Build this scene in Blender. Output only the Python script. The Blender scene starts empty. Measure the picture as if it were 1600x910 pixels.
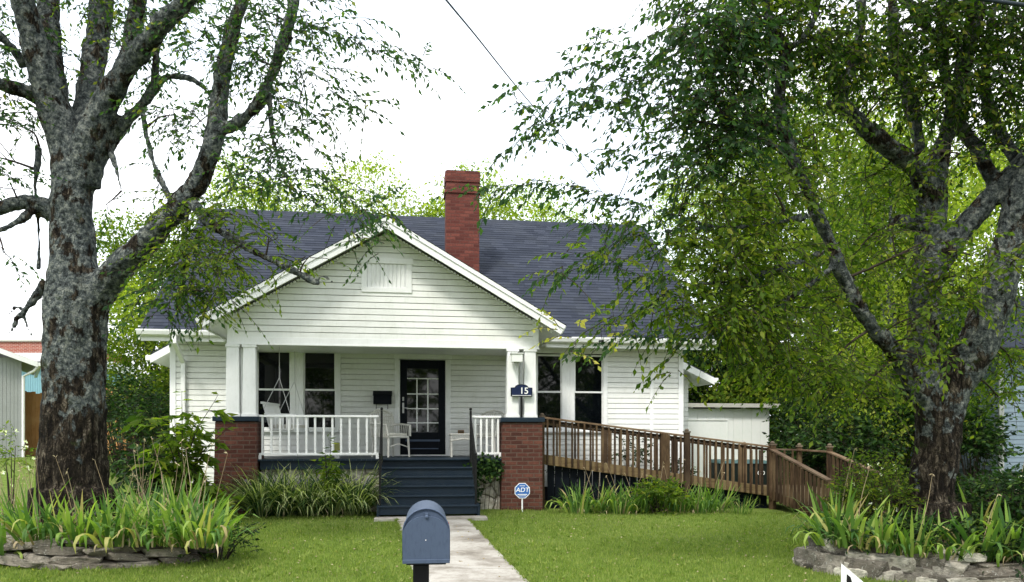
import bpy, bmesh, math, random
import numpy as np
from mathutils import Vector, Matrix, noise
R = math.radians
random.seed(7); rng = np.random.default_rng(11)
sc = bpy.context.scene

# ------------------------------------------------------------------ camera
cam = bpy.data.cameras.new('camera'); co = bpy.data.objects.new('camera', cam); sc.collection.objects.link(co)
co.location = (0, 0, 1.36); co.rotation_euler = (R(90), 0, 0)
cam.sensor_width = 36; cam.lens = 27.0; cam.shift_y = 230 / 1600; cam.clip_start = .05; cam.clip_end = 600
sc.camera = co
# ------------------------------------------------------------------ light
SUN_EL, SUN_AZ = 52, 205          # azimuth clockwise from +Y (behind the camera, a little left)
w = bpy.data.worlds.new('World'); sc.world = w; w.use_nodes = True
nt = w.node_tree; nt.nodes.clear()
out = nt.nodes.new('ShaderNodeOutputWorld'); bg1 = nt.nodes.new('ShaderNodeBackground'); bg2 = nt.nodes.new('ShaderNodeBackground')
sky = nt.nodes.new('ShaderNodeTexSky'); sky.sky_type = 'NISHITA'; sky.sun_disc = False
sky.sun_elevation = R(SUN_EL); sky.sun_rotation = R(SUN_AZ); sky.dust_density = 3
nt.links.new(sky.outputs[0], bg1.inputs[0]); bg1.inputs[1].default_value = .14
tc = nt.nodes.new('ShaderNodeTexCoord'); nz = nt.nodes.new('ShaderNodeTexNoise'); nz.inputs['Scale'].default_value = 3.0; nz.inputs['Detail'].default_value = 5
mp = nt.nodes.new('ShaderNodeMapping'); mp.inputs['Scale'].default_value = (1, 1, 2.5)
nt.links.new(tc.outputs['Generated'], mp.inputs[0]); nt.links.new(mp.outputs[0], nz.inputs[0])
cr = nt.nodes.new('ShaderNodeValToRGB'); cr.color_ramp.elements[0].position = .3; cr.color_ramp.elements[0].color = (.80, .9, 1.0, 1)
cr.color_ramp.elements[1].position = .6; cr.color_ramp.elements[1].color = (1, 1, 1, 1)
nt.links.new(nz.outputs[0], cr.inputs[0]); nt.links.new(cr.outputs[0], bg2.inputs[0]); bg2.inputs[1].default_value = 1.05
mx = nt.nodes.new('ShaderNodeMixShader'); mx.inputs[0].default_value = .85
nt.links.new(bg1.outputs[0], mx.inputs[1]); nt.links.new(bg2.outputs[0], mx.inputs[2]); nt.links.new(mx.outputs[0], out.inputs[0])
sl = bpy.data.lights.new('sun', 'SUN'); sl.energy = 1.5; sl.angle = R(10); sl.color = (1, .96, .88)
so = bpy.data.objects.new('sun', sl); sc.collection.objects.link(so)
az, el = R(SUN_AZ), R(SUN_EL)
sd = Vector((math.sin(az) * math.cos(el), math.cos(az) * math.cos(el), math.sin(el)))
so.rotation_euler = sd.to_track_quat('Z', 'Y').to_euler(); so.location = (0, -5, 20)
vs = sc.view_settings
sc.display_settings.display_device = 'sRGB'; vs.view_transform = 'Standard'; vs.look = 'None'; vs.exposure = 1.12; vs.gamma = 1; vs.use_curve_mapping = False
sc.render.engine = 'CYCLES'
cy = sc.cycles; cy.max_bounces = 6; cy.diffuse_bounces = 3; cy.glossy_bounces = 2; cy.transmission_bounces = 4; cy.transparent_max_bounces = 4
cy.caustics_reflective = False; cy.caustics_refractive = False; cy.use_denoising = True

# ------------------------------------------------------------------ frames of reference
TH = R(8); CT, ST = math.cos(TH), math.sin(TH); O = (-2.3667, 14.2)
def H2W(x, y, z=0): return Vector((O[0] + x * CT - y * ST, O[1] + x * ST + y * CT, z))
def W2H(X, Y): dx, dy = X - O[0], Y - O[1]; return dx * CT + dy * ST, -dx * ST + dy * CT
def P(px, py, d): return Vector(((px - 800) / 1200 * d, d, 1.36 - (py - 685) / 1200 * d))
def PH(px, py, yl):
    k = (px - 800) / 1200
    xl = (k * (O[1] + yl * CT) - O[0] + yl * ST) / (CT - k * ST)
    Y = O[1] + xl * ST + yl * CT
    return xl, 1.36 - (py - 685) * Y / 1200
def sstep(a, b, v):
    t = np.clip((v - a) / (b - a), 0, 1); return t * t * (3 - 2 * t)
def ground(X, Y):
    X = np.asarray(X, float); Y = np.asarray(Y, float)
    hx, hy = W2H(X, Y)
    z = np.where(hy < -1.2, .03 * (hy + 1.2), 0.0)
    z = z - .014 * np.clip(hx - 2.5, 0, 8)
    z = z + .78 * sstep(14, 25, Y) * sstep(4.5, 8.5, -X) + .45 * sstep(14, 22, Y) * sstep(9, 13, X)
    z = np.where(Y < 4.2, np.minimum(z, -.31), z)
    z = z + .012 * np.sin(X * 1.7 + .6 * Y) * np.cos(Y * 1.3)
    return z
def gz(X, Y): return float(ground(X, Y))

# ------------------------------------------------------------------ materials
MAT = {}
class N:
    def __init__(s, name):
        s.m = bpy.data.materials.new(name); s.m.use_nodes = True; s.t = s.m.node_tree; s.b = s.t.nodes['Principled BSDF']; MAT[name] = s.m
        s.b.inputs['Specular IOR Level'].default_value = .14; s.tc = s.t.nodes.new('ShaderNodeTexCoord'); s.vec = s.tc.outputs['Object']
    def n(s, typ, **kw):
        nd = s.t.nodes.new(typ)
        for k, v in kw.items():
            if k in nd.inputs: nd.inputs[k].default_value = v
            else: setattr(nd, k, v)
        return nd
    def l(s, a, b): s.t.links.new(a, b)
    def map(s, scale=(1, 1, 1), rot=(0, 0, 0), vec=None):
        m = s.n('ShaderNodeMapping'); m.inputs['Scale'].default_value = scale; m.inputs['Rotation'].default_value = rot
        s.l(vec or s.vec, m.inputs[0]); return m.outputs[0]
    def noise(s, scale, detail=4, rough=.55, vec=None, dist=0):
        n = s.n('ShaderNodeTexNoise', Scale=scale, Detail=detail, Roughness=rough, Distortion=dist); s.l(vec or s.vec, n.inputs['Vector']); return n.outputs[0]
    def ramp(s, fac, stops, interp='LINEAR'):
        r = s.n('ShaderNodeValToRGB'); e = r.color_ramp.elements; r.color_ramp.interpolation = interp
        while len(e) < len(stops): e.new(.5)
        for q, (p, c) in zip(e, stops):
            q.position = p; q.color = (*c, 1) if not isinstance(c, (int, float)) else (c, c, c, 1)
        s.l(fac, r.inputs[0]); return r.outputs[0]
    def mix(s, f, a, b, mode='MIX'):
        m = s.n('ShaderNodeMix', data_type='RGBA', blend_type=mode)
        for v, i in ((f, 0), (a, 6), (b, 7)):
            if isinstance(v, (int, float)): m.inputs[i].default_value = v
            elif isinstance(v, tuple): m.inputs[i].default_value = (*v, 1)
            else: s.l(v, m.inputs[i])
        return m.outputs[2]
    def bump(s, h, strength=.5, dist=.02):
        b = s.n('ShaderNodeBump', Strength=strength, Distance=dist); s.l(h, b.inputs['Height']); s.l(b.outputs[0], s.b.inputs['Normal'])
    def col(s, c):
        if isinstance(c, tuple): s.b.inputs['Base Color'].default_value = (*c, 1)
        else: s.l(c, s.b.inputs['Base Color'])
    def rough(s, r):
        if isinstance(r, (int, float)): s.b.inputs['Roughness'].default_value = r
        else: s.l(r, s.b.inputs['Roughness'])

def paint(name, c, c2=None, rough=.55, sc_=3, bump=.15, amt=.5, spec=.22):
    m = N(name); c2 = c2 or tuple(v * .8 for v in c)
    f = m.ramp(m.noise(sc_, 6, .65), [(.45, 0), (.75, 1)])
    f2 = m.ramp(m.noise(sc_ * 14, 4, .6, vec=m.map((1, 1, .35))), [(.5, 0), (.8, .8)])
    k = m.mix(amt, f, f2); m.col(m.mix(k, c, c2)); m.rough(rough)
    m.b.inputs['Specular IOR Level'].default_value = spec
    if bump: m.bump(m.noise(60, 3), bump, .004)
    return m
paint('white_siding', (.80, .81, .78), (.60, .61, .55), .5, 1.3, .1, .45)
paint('white_trim', (.84, .85, .84), (.66, .67, .64), .45, 2, .08)
paint('white_rail', (.86, .87, .86), (.70, .70, .66), .45, 4, .05)
paint('navy_paint', (0.00975, 0.02025, 0.03375), (0.0225, 0.03375, 0.0435), .5, 5, .2)
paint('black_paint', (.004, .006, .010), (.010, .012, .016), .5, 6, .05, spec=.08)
paint('black_metal', (.005, .005, .006), (.012, .011, .01), .4, 9, .1, spec=.3)
paint('wicker', (.66, .65, .60), (.42, .41, .37), .7, 8, .3)
paint('cushion', (.72, .70, .63), (.5, .48, .42), .9, 10, .3)
paint('grey_metal', (0.076, 0.104, 0.16), (0.048, 0.064, 0.1), .5, 5, .12, .8)
MAT['grey_metal'].node_tree.nodes['Principled BSDF'].inputs['Metallic'].default_value = .25
paint('dark_box', (.02, .022, .03), (.05, .05, .055), .4, 6, .05)
paint('brass', (.25, .14, .05), (.15, .08, .03), .4, 8, .05)
paint('bin_plastic', (.007, .012, .010), (.014, .02, .018), .5, 5, .1)
paint('bin_lid', (.05, .10, .10), (.10, .16, .15), .5, 5, .1)
paint('steel', (.55, .55, .55), (.4, .4, .4), .3, 8, 0)
paint('sign_blue', (.03, .13, .42), (.04, .16, .45), .35, 5, 0)
paint('sign_white', (.85, .86, .87), (.78, .79, .8), .4, 5, 0)
paint('sign_navy', (.012, .02, .06), (.02, .03, .08), .35, 5, 0)
paint('letter_black', (.01, .01, .01), (.015, .015, .015), .4, 5, 0)
paint('letter_white', (.82, .82, .80), (.8, .8, .8), .4, 5, 0)
paint('flag_red', (.35, .03, .03), (.25, .02, .02), .4, 5, 0)
paint('teal_metal', (.20, .38, .44), (.16, .30, .36), .5, 2, .1)
paint('blue_grey_siding', (0.192, 0.248, 0.304), (0.12, 0.16, 0.208), .6, 2, .1)
paint('grey_siding', (0.315, 0.33, 0.3225), (0.24, 0.255, 0.24), .6, 2, .1)
paint('garage_white', (.86, .88, .87), (.74, .79, .76), .6, 1.6, .2)
paint('pale_concrete', (.5, .49, .45), (.34, .33, .30), .85, 4, .4)
paint('cable', (.02, .03, .04), None, .6, 4, 0)
paint('rubber', (.01, .01, .01), (.02, .02, .02), .8, 4, .2)

def wood(name, a, b, c, scale=(1, 1, 1), rough=.8):
    m = N(name)
    g = m.noise(5, 6, .7, vec=m.map(scale)); g2 = m.noise(2.2, 3, .5)
    k = m.ramp(g, [(.3, a), (.55, b), (.75, c)])
    k = m.mix(m.ramp(g2, [(.45, 0), (.7, .7)]), k, c)
    oi = m.n('ShaderNodeObjectInfo'); k = m.mix(1.0, k, m.ramp(oi.outputs['Random'], [(0, (.55, .55, .58)), (.5, (1, .95, .9)), (1, (1.35, 1.4, 1.3))]), 'MULTIPLY'); m.col(k); m.rough(rough); m.bump(g, .5, .006); return m
wood('ramp_wood', (.026, .017, .010), (.068, .042, .024), (.145, .10, .058), (9, 9, 1.2))
wood('rail_wood', (0.08, 0.052, 0.032), (0.152, 0.1, 0.064), (0.272, 0.208, 0.136), (0.96, 7.2, 7.2))
wood('deck_wood', (0.09, 0.06375, 0.03), (0.1725, 0.1275, 0.0675), (0.2475, 0.195, 0.1125), (0.75, 6.75, 6.75))
wood('fence_wood', (.25, .12, .05), (.38, .19, .08), (.45, .26, .13), (10, 10, .8))
wood('old_wood', (.08, .06, .045), (.14, .11, .08), (.22, .18, .13), (8, 8, 1))

def brick(name, c1, c2, c3, mortar, scale=1.0, msize=.011):
    m = N(name)
    sp = m.n('ShaderNodeSeparateXYZ'); m.l(m.vec, sp.inputs[0])
    ad = m.n('ShaderNodeMath', operation='ADD'); m.l(sp.outputs[0], ad.inputs[0]); m.l(sp.outputs[1], ad.inputs[1])
    cb = m.n('ShaderNodeCombineXYZ'); m.l(ad.outputs[0], cb.inputs[0]); m.l(sp.outputs[2], cb.inputs[1])
    wv = m.noise(7, 2); wo = m.n('ShaderNodeVectorMath', operation='SCALE'); m.l(wv, wo.inputs[0]); wo.inputs['Scale'].default_value = .012
    av = m.n('ShaderNodeVectorMath', operation='ADD'); m.l(cb.outputs[0], av.inputs[0]); m.l(wo.outputs[0], av.inputs[1])
    bt = m.n('ShaderNodeTexBrick', Scale=1.0); bt.offset = .5
    bt.inputs['Brick Width'].default_value = .215; bt.inputs['Row Height'].default_value = .078; bt.inputs['Mortar Size'].default_value = msize; bt.inputs['Mortar Smooth'].default_value = .25
    bt.inputs['Color1'].default_value = (0, 0, 0, 1); bt.inputs['Color2'].default_value = (1, 1, 1, 1); bt.inputs['Mortar'].default_value = (.5, .5, .5, 1); bt.inputs['Bias'].default_value = 0
    m.l(av.outputs[0], bt.inputs['Vector'])
    bc = m.ramp(bt.outputs['Color'], [(0, c1), (.5, c2), (1, c3)])
    bc = m.mix(m.ramp(m.noise(25, 5, .7), [(.4, 0), (.8, .6)]), bc, tuple(v * .45 for v in c1))
    m.col(m.mix(m.mix(1.0, bt.outputs['Fac'], m.ramp(m.noise(9, 3), [(.3, .35), (.6, .9)]), 'MULTIPLY'), bc, mortar)); m.rough(.85)
    inv = m.n('ShaderNodeMath', operation='SUBTRACT'); inv.inputs[0].default_value = 1; m.l(bt.outputs['Fac'], inv.inputs[1])
    hs = m.n('ShaderNodeMath', operation='MULTIPLY_ADD'); m.l(m.noise(40, 4), hs.inputs[0]); hs.inputs[1].default_value = .35; m.l(inv.outputs[0], hs.inputs[2])
    m.bump(hs.outputs[0], .8, .012); return m
brick('pier_brick', (0.06375, 0.0255, 0.01955), (0.09775, 0.0374, 0.0272), (0.1403, 0.0561, 0.0391), (0.1105, 0.08075, 0.06375))
brick('chimney_brick', (0.085, 0.0272, 0.02295), (0.136, 0.0408, 0.03145), (0.1785, 0.0578, 0.0442), (0.102, 0.051, 0.0425), msize=.009)
brick('far_brick', (.30, .07, .05), (.38, .10, .07), (.42, .13, .09), (.5, .42, .38))

m = N('shingle'); 
bt = m.n('ShaderNodeTexBrick', Scale=1.0); bt.inputs['Brick Width'].default_value = .3; bt.inputs['Row Height'].default_value = .1404; bt.inputs['Mortar Size'].default_value = .0025
bt.inputs['Color1'].default_value = (0, 0, 0, 1); bt.inputs['Color2'].default_value = (1, 1, 1, 1); bt.inputs['Mortar'].default_value = (.3, .3, .3, 1)
m.l(m.tc.outputs['UV'], bt.inputs['Vector'])
c = m.ramp(bt.outputs[0], [(0, (.020, .025, .038)), (.5, (.029, .035, .052)), (1, (.041, .048, .068))])
c = m.mix(m.ramp(m.noise(1.2, 5, .6), [(.45, 0), (.75, .45)]), c, (.05, .055, .06))
c = m.mix(m.ramp(m.noise(220, 2, .7), [(.45, 0), (.7, .25)]), c, (.07, .077, .098)); m.col(c); m.rough(.9); m.bump(m.noise(180, 3), .5, .004)

m = N('glass_dark'); m.b.inputs['Specular IOR Level'].default_value = .5; m.col((.002, .003, .004)); m.rough(.03); m.b.inputs['IOR'].default_value = 1.45
m.bump(m.noise(1.4, 2), .06, .02)
m = N('clear_bottle'); m.col((.35, .36, .12)); m.rough(.1); m.b.inputs['Transmission Weight'].default_value = .5
m = N('lamp_glass'); m.col((.75, .77, .74)); m.rough(.25)
m = N('limestone'); v = m.n('ShaderNodeTexVoronoi', Scale=3.2, feature='DISTANCE_TO_EDGE'); m.l(m.noise(2.5, 3), v.inputs['Randomness']) if False else None
wv = m.noise(4, 3); vv = m.n('ShaderNodeVectorMath', operation='MULTIPLY_ADD'); m.l(wv, vv.inputs[0]); vv.inputs[1].default_value = (.25, .25, .25); m.l(m.vec, vv.inputs[2]); m.l(vv.outputs[0], v.inputs['Vector'])
st = m.ramp(m.noise(9, 6, .7), [(.3, (.28, .25, .19)), (.5, (.5, .47, .40)), (.7, (.68, .66, .58))])
m.col(m.mix(m.ramp(v.outputs['Distance'], [(.0, 1), (.05, 0)]), st, (.16, .14, .11))); m.rough(.9)
mh = m.n('ShaderNodeMath', operation='MULTIPLY_ADD'); m.l(m.ramp(v.outputs['Distance'], [(0, 0), (.12, 1)]), mh.inputs[0]); mh.inputs[1].default_value = 1.5; m.l(m.noise(12, 5), mh.inputs[2]); m.bump(mh.outputs[0], .9, .03)
def stone_mat(name, ramp):
    m = N(name)
    oi = m.n('ShaderNodeObjectInfo'); c = m.ramp(oi.outputs['Random'], ramp)
    c = m.mix(m.ramp(m.noise(14, 6, .7), [(.46, 0), (.66, .75)]), c, (.08, .072, .06))
    c = m.mix(m.ramp(m.noise(30, 4, .7), [(.58, 0), (.66, .7)]), c, (.55, .54, .48)); m.col(c); m.rough(.92)
    m.bump(m.noise(18, 8, .7, vec=m.map((1, 1, 4))), .9, .05)
stone_mat('flagstone', [(0, (.14, .125, .10)), (.5, (.25, .22, .18)), (1, (.36, .33, .27))])
stone_mat('pale_stone', [(0, (.10, .09, .075)), (.4, (.20, .18, .15)), (.7, (.42, .39, .33)), (1, (.66, .63, .53))])

m = N('bark')
v1 = m.map((1, 1, .3)); n1 = m.noise(15, 9, .78, vec=v1, dist=.6); n2 = m.noise(44, 6, .75, vec=m.map((1, 1, .5)))
c = m.ramp(n1, [(.42, (.005, .004, .003)), (.49, (.028, .021, .014)), (.55, (.11, .088, .062)), (.64, (.29, .25, .19))])
vd = m.n('ShaderNodeTexVoronoi', Scale=17.0, feature='DISTANCE_TO_EDGE'); wn = m.n('ShaderNodeVectorMath', operation='MULTIPLY_ADD'); wt = m.n('ShaderNodeTexNoise', Scale=9.0, Detail=5); m.l(m.vec, wt.inputs['Vector']); m.l(wt.outputs[1], wn.inputs[0]); wn.inputs[1].default_value = (.10, .10, .25); m.l(m.map((1, 1, .38)), wn.inputs[2]); m.l(wn.outputs[0], vd.inputs['Vector'])
fis = m.ramp(vd.outputs['Distance'], [(0, .3), (.16, 1)]); c = m.mix(fis, (.010, .008, .006), c)
sp = m.n('ShaderNodeSeparateXYZ'); m.l(m.vec, sp.inputs[0])
li = m.noise(4.2, 7, .66, vec=m.map((1, 1, .7))); hm = m.n('ShaderNodeMapRange'); m.l(sp.outputs[2], hm.inputs[0]); hm.inputs[1].default_value = .9; hm.inputs[2].default_value = 3.0; hm.inputs[3].default_value = -.11; hm.inputs[4].default_value = .085
la = m.n('ShaderNodeMath', operation='ADD'); m.l(li, la.inputs[0]); m.l(hm.outputs[0], la.inputs[1])
lc = m.ramp(m.noise(15, 8, .72), [(.38, (.025, .030, .032)), (.5, (.125, .148, .148)), (.62, (.38, .40, .36))])
c = m.mix(m.ramp(m.noise(3.2, 4, .6), [(.42, 0), (.62, .55)]), c, (.02, .016, .012)); c = m.mix(m.ramp(la.outputs[0], [(.50, 0), (.545, .92)]), c, lc)
ms = m.ramp(m.noise(4, 5, .6), [(.62, 0), (.72, .6)]); c = m.mix(ms, c, (.05, .07, .02)); m.col(c); m.rough(.95)
h = m.n('ShaderNodeMath', operation='MULTIPLY_ADD'); m.l(n2, h.inputs[0]); h.inputs[1].default_value = .5; m.l(n1, h.inputs[2]); h3 = m.n('ShaderNodeMath', operation='MULTIPLY_ADD'); m.l(fis, h3.inputs[0]); h3.inputs[1].default_value = .45; m.l(h.outputs[0], h3.inputs[2]); m.bump(h3.outputs[0], 1.0, .08)
m = N('twig'); m.col((.045, .036, .028)); m.rough(.9)

def leafmat(name, stops, trans=.5, rough=.5, tint=1.4, spec=.12):
    m = N(name); g = m.n('ShaderNodeNewGeometry')
    c = m.ramp(g.outputs['Random Per Island'], stops); m.col(c); m.rough(rough); m.b.inputs['Specular IOR Level'].default_value = spec
    tr = m.n('ShaderNodeBsdfTranslucent'); tcn = m.mix(1.0, c, (1.5 * tint, 1.7 * tint, .6 * tint), 'MULTIPLY'); m.l(tcn, tr.inputs[0])
    mx = m.n('ShaderNodeMixShader'); mx.inputs[0].default_value = trans
    m.l(m.b.outputs[0], mx.inputs[1]); m.l(tr.outputs[0], mx.inputs[2]); m.l(mx.outputs[0], m.t.nodes['Material Output'].inputs[0]); return m
leafmat('leaf_blue', [(0, (0.02016, 0.04464, 0.0252)), (.45, (0.0324, 0.072, 0.0324)), (.8, (0.0504, 0.1008, 0.0324)), (.96, (0.0864, 0.1368, 0.0288)), (1, (0.216, 0.216, 0.036))])
leafmat('leaf_dark', [(0, (0.0112, 0.028, 0.0072)), (.4, (0.0256, 0.0576, 0.0104)), (.75, (0.056, 0.1, 0.0144)), (.95, (0.112, 0.152, 0.02)), (1, (0.272, 0.24, 0.032))])
leafmat('leaf_mid', [(0, (0.0296, 0.0629, 0.01036)), (.4, (0.0703, 0.1184, 0.0148)), (.8, (0.1258, 0.1776, 0.0222)), (1, (0.1998, 0.2146, 0.0296))])
leafmat('leaf_lime', [(0, (0.0765, 0.1275, 0.0187)), (.4, (0.17, 0.2295, 0.0255)), (.8, (0.272, 0.323, 0.0425)), (1, (0.306, 0.323, 0.0765))], .5)
leafmat('leaf_yellow', [(0, (.20, .25, .05)), (.5, (.36, .34, .08)), (1, (.5, .42, .12))], .5)
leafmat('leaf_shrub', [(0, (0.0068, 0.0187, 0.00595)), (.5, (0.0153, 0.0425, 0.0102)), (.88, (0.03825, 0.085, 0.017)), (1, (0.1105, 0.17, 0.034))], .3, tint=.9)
leafmat('iris_leaf', [(0, (0.0396, 0.0968, 0.0264)), (.35, (0.088, 0.1672, 0.0396)), (.6, (0.1672, 0.264, 0.0528)), (.82, (0.2992, 0.3696, 0.0968)), (.90, (0.3696, 0.3168, 0.132)), (1, (0.3696, 0.2816, 0.1584))], .3, .45)
leafmat('liriope_leaf', [(0, (.018, .045, .018)), (.5, (.05, .10, .03)), (.66, (.26, .31, .12)), (1, (.52, .55, .30))], .3, .45)
leafmat('dry_stalk', [(0, (.25, .19, .11)), (1, (.48, .40, .27))], .1, .8)
leafmat('flower_purple', [(0, (.10, .08, .22)), (1, (.22, .18, .38))], .2)
leafmat('flower_white', [(0, (.75, .76, .72)), (1, (.85, .85, .8))], .3)
_g = leafmat('grass_blade', [(0, (0.086, 0.1333, 0.02408)), (.4, (0.1462, 0.2064, 0.04128)), (.8, (0.215, 0.2666, 0.0688)), (.96, (0.2838, 0.301, 0.1032)), (1, (0.3268, 0.2924, 0.1376))], .35)

gt = _g.t; ramp_ = [n_ for n_ in gt.nodes if n_.type == 'VALTORGB'][0]
q1 = _g.noise(1.1, 5, .65); q2 = _g.noise(5.5, 4, .6)
cc = _g.mix(_g.ramp(q1, [(.42, 0), (.66, .4)]), ramp_.outputs[0], (.21, .27, .075)); cc = _g.mix(_g.ramp(q2, [(.52, 0), (.68, .55)]), cc, (.055, .12, .02))
_g.col(cc)
m = N('lawn_soil'); n1 = m.noise(.45, 5, .6); n2 = m.noise(7, 6, .7)
c = m.ramp(n2, [(.3, (.06, .10, .018)), (.5, (.12, .18, .028)), (.7, (.19, .24, .05))]); c = m.mix(m.ramp(n1, [(.45, 0), (.7, .55)]), c, (.15, .17, .06))
m.col(c); m.rough(.95); m.bump(m.noise(60, 4, .8), .7, .03)
m = N('bed_soil'); m.col(m.ramp(m.noise(12, 6, .7), [(.35, (.03, .022, .015)), (.65, (.10, .075, .05))])); m.rough(.95); m.bump(m.noise(30, 5, .8), .8, .03)
m = N('walk_concrete'); n1 = m.noise(1.5, 8, .72, vec=m.map((1, 1.2, 1))); n2 = m.noise(22, 6, .75)
c = m.ramp(n1, [(.3, (.13, .115, .095)), (.43, (.27, .245, .21)), (.55, (.41, .385, .345)), (.75, (.50, .48, .44))])
c = m.mix(m.ramp(n2, [(.52, 0), (.75, .65)]), c, (.17, .15, .12)); m.col(c); m.rough(.9); m.bump(n2, .6, .01)
m = N('asphalt'); m.col(m.ramp(m.noise(40, 5, .8), [(.3, (.035, .035, .037)), (.7, (.075, .075, .075))])); m.rough(.9); m.bump(m.noise(120, 3), .6, .01)

# ------------------------------------------------------------------ object helpers
C = sc.collection
def tag(o, label=None, cat=None, group=None, kind=None):
    if label: o['label'] = label
    if cat: o['category'] = cat
    if group: o['group'] = group
    if kind: o['kind'] = kind
    return o
def thing(name, label, cat, loc=(0, 0, 0), rot=(0, 0, 0), group=None, parent=None):
    o = bpy.data.objects.new(name, None); C.objects.link(o); o.location = loc; o.rotation_euler = rot; o.empty_display_size = .2
    return tag(o, label, cat, group)
class MB:
    def __init__(s): s.v = []; s.f = []; s.mi = []; s.uv = {}; s.cur = 0
    def quad(s, *pts, uv=None):
        i = len(s.v); s.v += [tuple(p) for p in pts]; s.f.append(tuple(range(i, i + len(pts)))); s.mi.append(s.cur)
        if uv: s.uv[len(s.f) - 1] = uv
        return s
    def box(s, x0, x1, y0, y1, z0, z1, M=None):
        p = [(x0, y0, z0), (x1, y0, z0), (x1, y1, z0), (x0, y1, z0), (x0, y0, z1), (x1, y0, z1), (x1, y1, z1), (x0, y1, z1)]
        return s.hexa(p, M)
    def hexa(s, p, M=None):
        if M is not None: p = [tuple(M @ Vector(q)) for q in p]
        i = len(s.v); s.v += p
        for f in ((0, 3, 2, 1), (4, 5, 6, 7), (0, 1, 5, 4), (1, 2, 6, 5), (2, 3, 7, 6), (3, 0, 4, 7)): s.f.append(tuple(i + k for k in f)); s.mi.append(s.cur)
        return s
    def beam(s, a, b, w, h, up=(0, 0, 1)):
        a, b = Vector(a), Vector(b); d = (b - a).normalized(); u = Vector(up); x = d.cross(u)
        if x.length < 1e-4: x = d.cross(Vector((0, 1, 0)))
        x.normalize(); u = x.cross(d).normalized(); x *= w / 2; u *= h / 2
        return s.hexa([tuple(q) for q in (a - x - u, a + x - u, b + x - u, b - x - u, a - x + u, a + x + u, b + x + u, b - x + u)])
    def tube(s, pts, rad, n=8, cap=True):
        pts = [Vector(p) for p in pts]; rad = rad if isinstance(rad, (list, tuple)) else [rad] * len(pts)
        base = len(s.v); x = None
        for k, p in enumerate(pts):
            d = (pts[min(k + 1, len(pts) - 1)] - pts[max(k - 1, 0)]).normalized()
            if x is None: x = d.orthogonal().normalized()
            x = (x - d * x.dot(d)).normalized(); y = d.cross(x)
            for j in range(n):
                a = 2 * math.pi * j / n; s.v.append(tuple(p + (x * math.cos(a) + y * math.sin(a)) * rad[k]))
        for k in range(len(pts) - 1):
            for j in range(n):
                a = base + k * n + j; b = base + k * n + (j + 1) % n; s.f.append((a, b, b + n, a + n)); s.mi.append(s.cur)
        if cap:
            s.f.append(tuple(base + j for j in reversed(range(n)))); s.mi.append(s.cur)
            e = base + (len(pts) - 1) * n; s.f.append(tuple(e + j for j in range(n))); s.mi.append(s.cur)
        return s
    def ball(s, c, r, seg=10, sx=1, sy=1, sz=1):
        rings = 6; base = len(s.v)
        for i in range(rings + 1):
            t = math.pi * i / rings
            for j in range(seg):
                a = 2 * math.pi * j / seg; s.v.append((c[0] + sx * r * math.sin(t) * math.cos(a), c[1] + sy * r * math.sin(t) * math.sin(a), c[2] + sz * r * math.cos(t)))
        for i in range(rings):
            for j in range(seg):
                a = base + i * seg + j; b = base + i * seg + (j + 1) % seg; s.f.append((a, a + seg, b + seg, b)); s.mi.append(s.cur)
        return s
    def build(s, name, mats, parent=None, smooth=False, bevel=0):
        me = bpy.data.meshes.new(name); me.from_pydata(s.v, [], s.f)
        for mt in ([mats] if isinstance(mats, str) else mats): me.materials.append(MAT[mt])
        me.polygons.foreach_set('material_index', s.mi)
        if s.uv:
            ul = me.uv_layers.new(name='UVMap')
            for fi, uvs in s.uv.items():
                p = me.polygons[fi]
                for k, li in enumerate(p.loop_indices): ul.data[li].uv = uvs[k]
        if smooth: me.polygons.foreach_set('use_smooth', [True] * len(s.f))
        me.update(); o = bpy.data.objects.new(name, me); C.objects.link(o)
        if bevel:
            b = o.modifiers.new('bevel', 'BEVEL'); b.width = bevel; b.segments = 2; b.limit_method = 'ANGLE'
        if parent: o.parent = parent
        return o
def B(*a): return MB().box(*a)
def text(name, body, size, mat, parent, loc, rot=(R(90), 0, 0), ext=.002, sx=1, font_shear=0):
    cu = bpy.data.curves.new(name, 'FONT'); cu.body = body; cu.size = size; cu.extrude = ext; cu.align_x = 'CENTER'; cu.align_y = 'CENTER'; cu.shear = font_shear; cu.offset = size * .012
    t = bpy.data.objects.new(name, cu); C.objects.link(t); dg = bpy.context.evaluated_depsgraph_get(); dg.update()
    me = bpy.data.meshes.new_from_object(t.evaluated_get(dg)); me.name = name; bpy.data.objects.remove(t); me.materials.clear(); me.materials.append(MAT[mat])
    o = bpy.data.objects.new(name, me); C.objects.link(o); o.parent = parent; o.location = loc; o.rotation_euler = rot; o.scale = (sx, 1, 1); return o
ORD = ['first', 'second', 'third', 'fourth', 'fifth', 'sixth', 'seventh', 'eighth', 'ninth', 'tenth', 'eleventh', 'twelfth']

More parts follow.
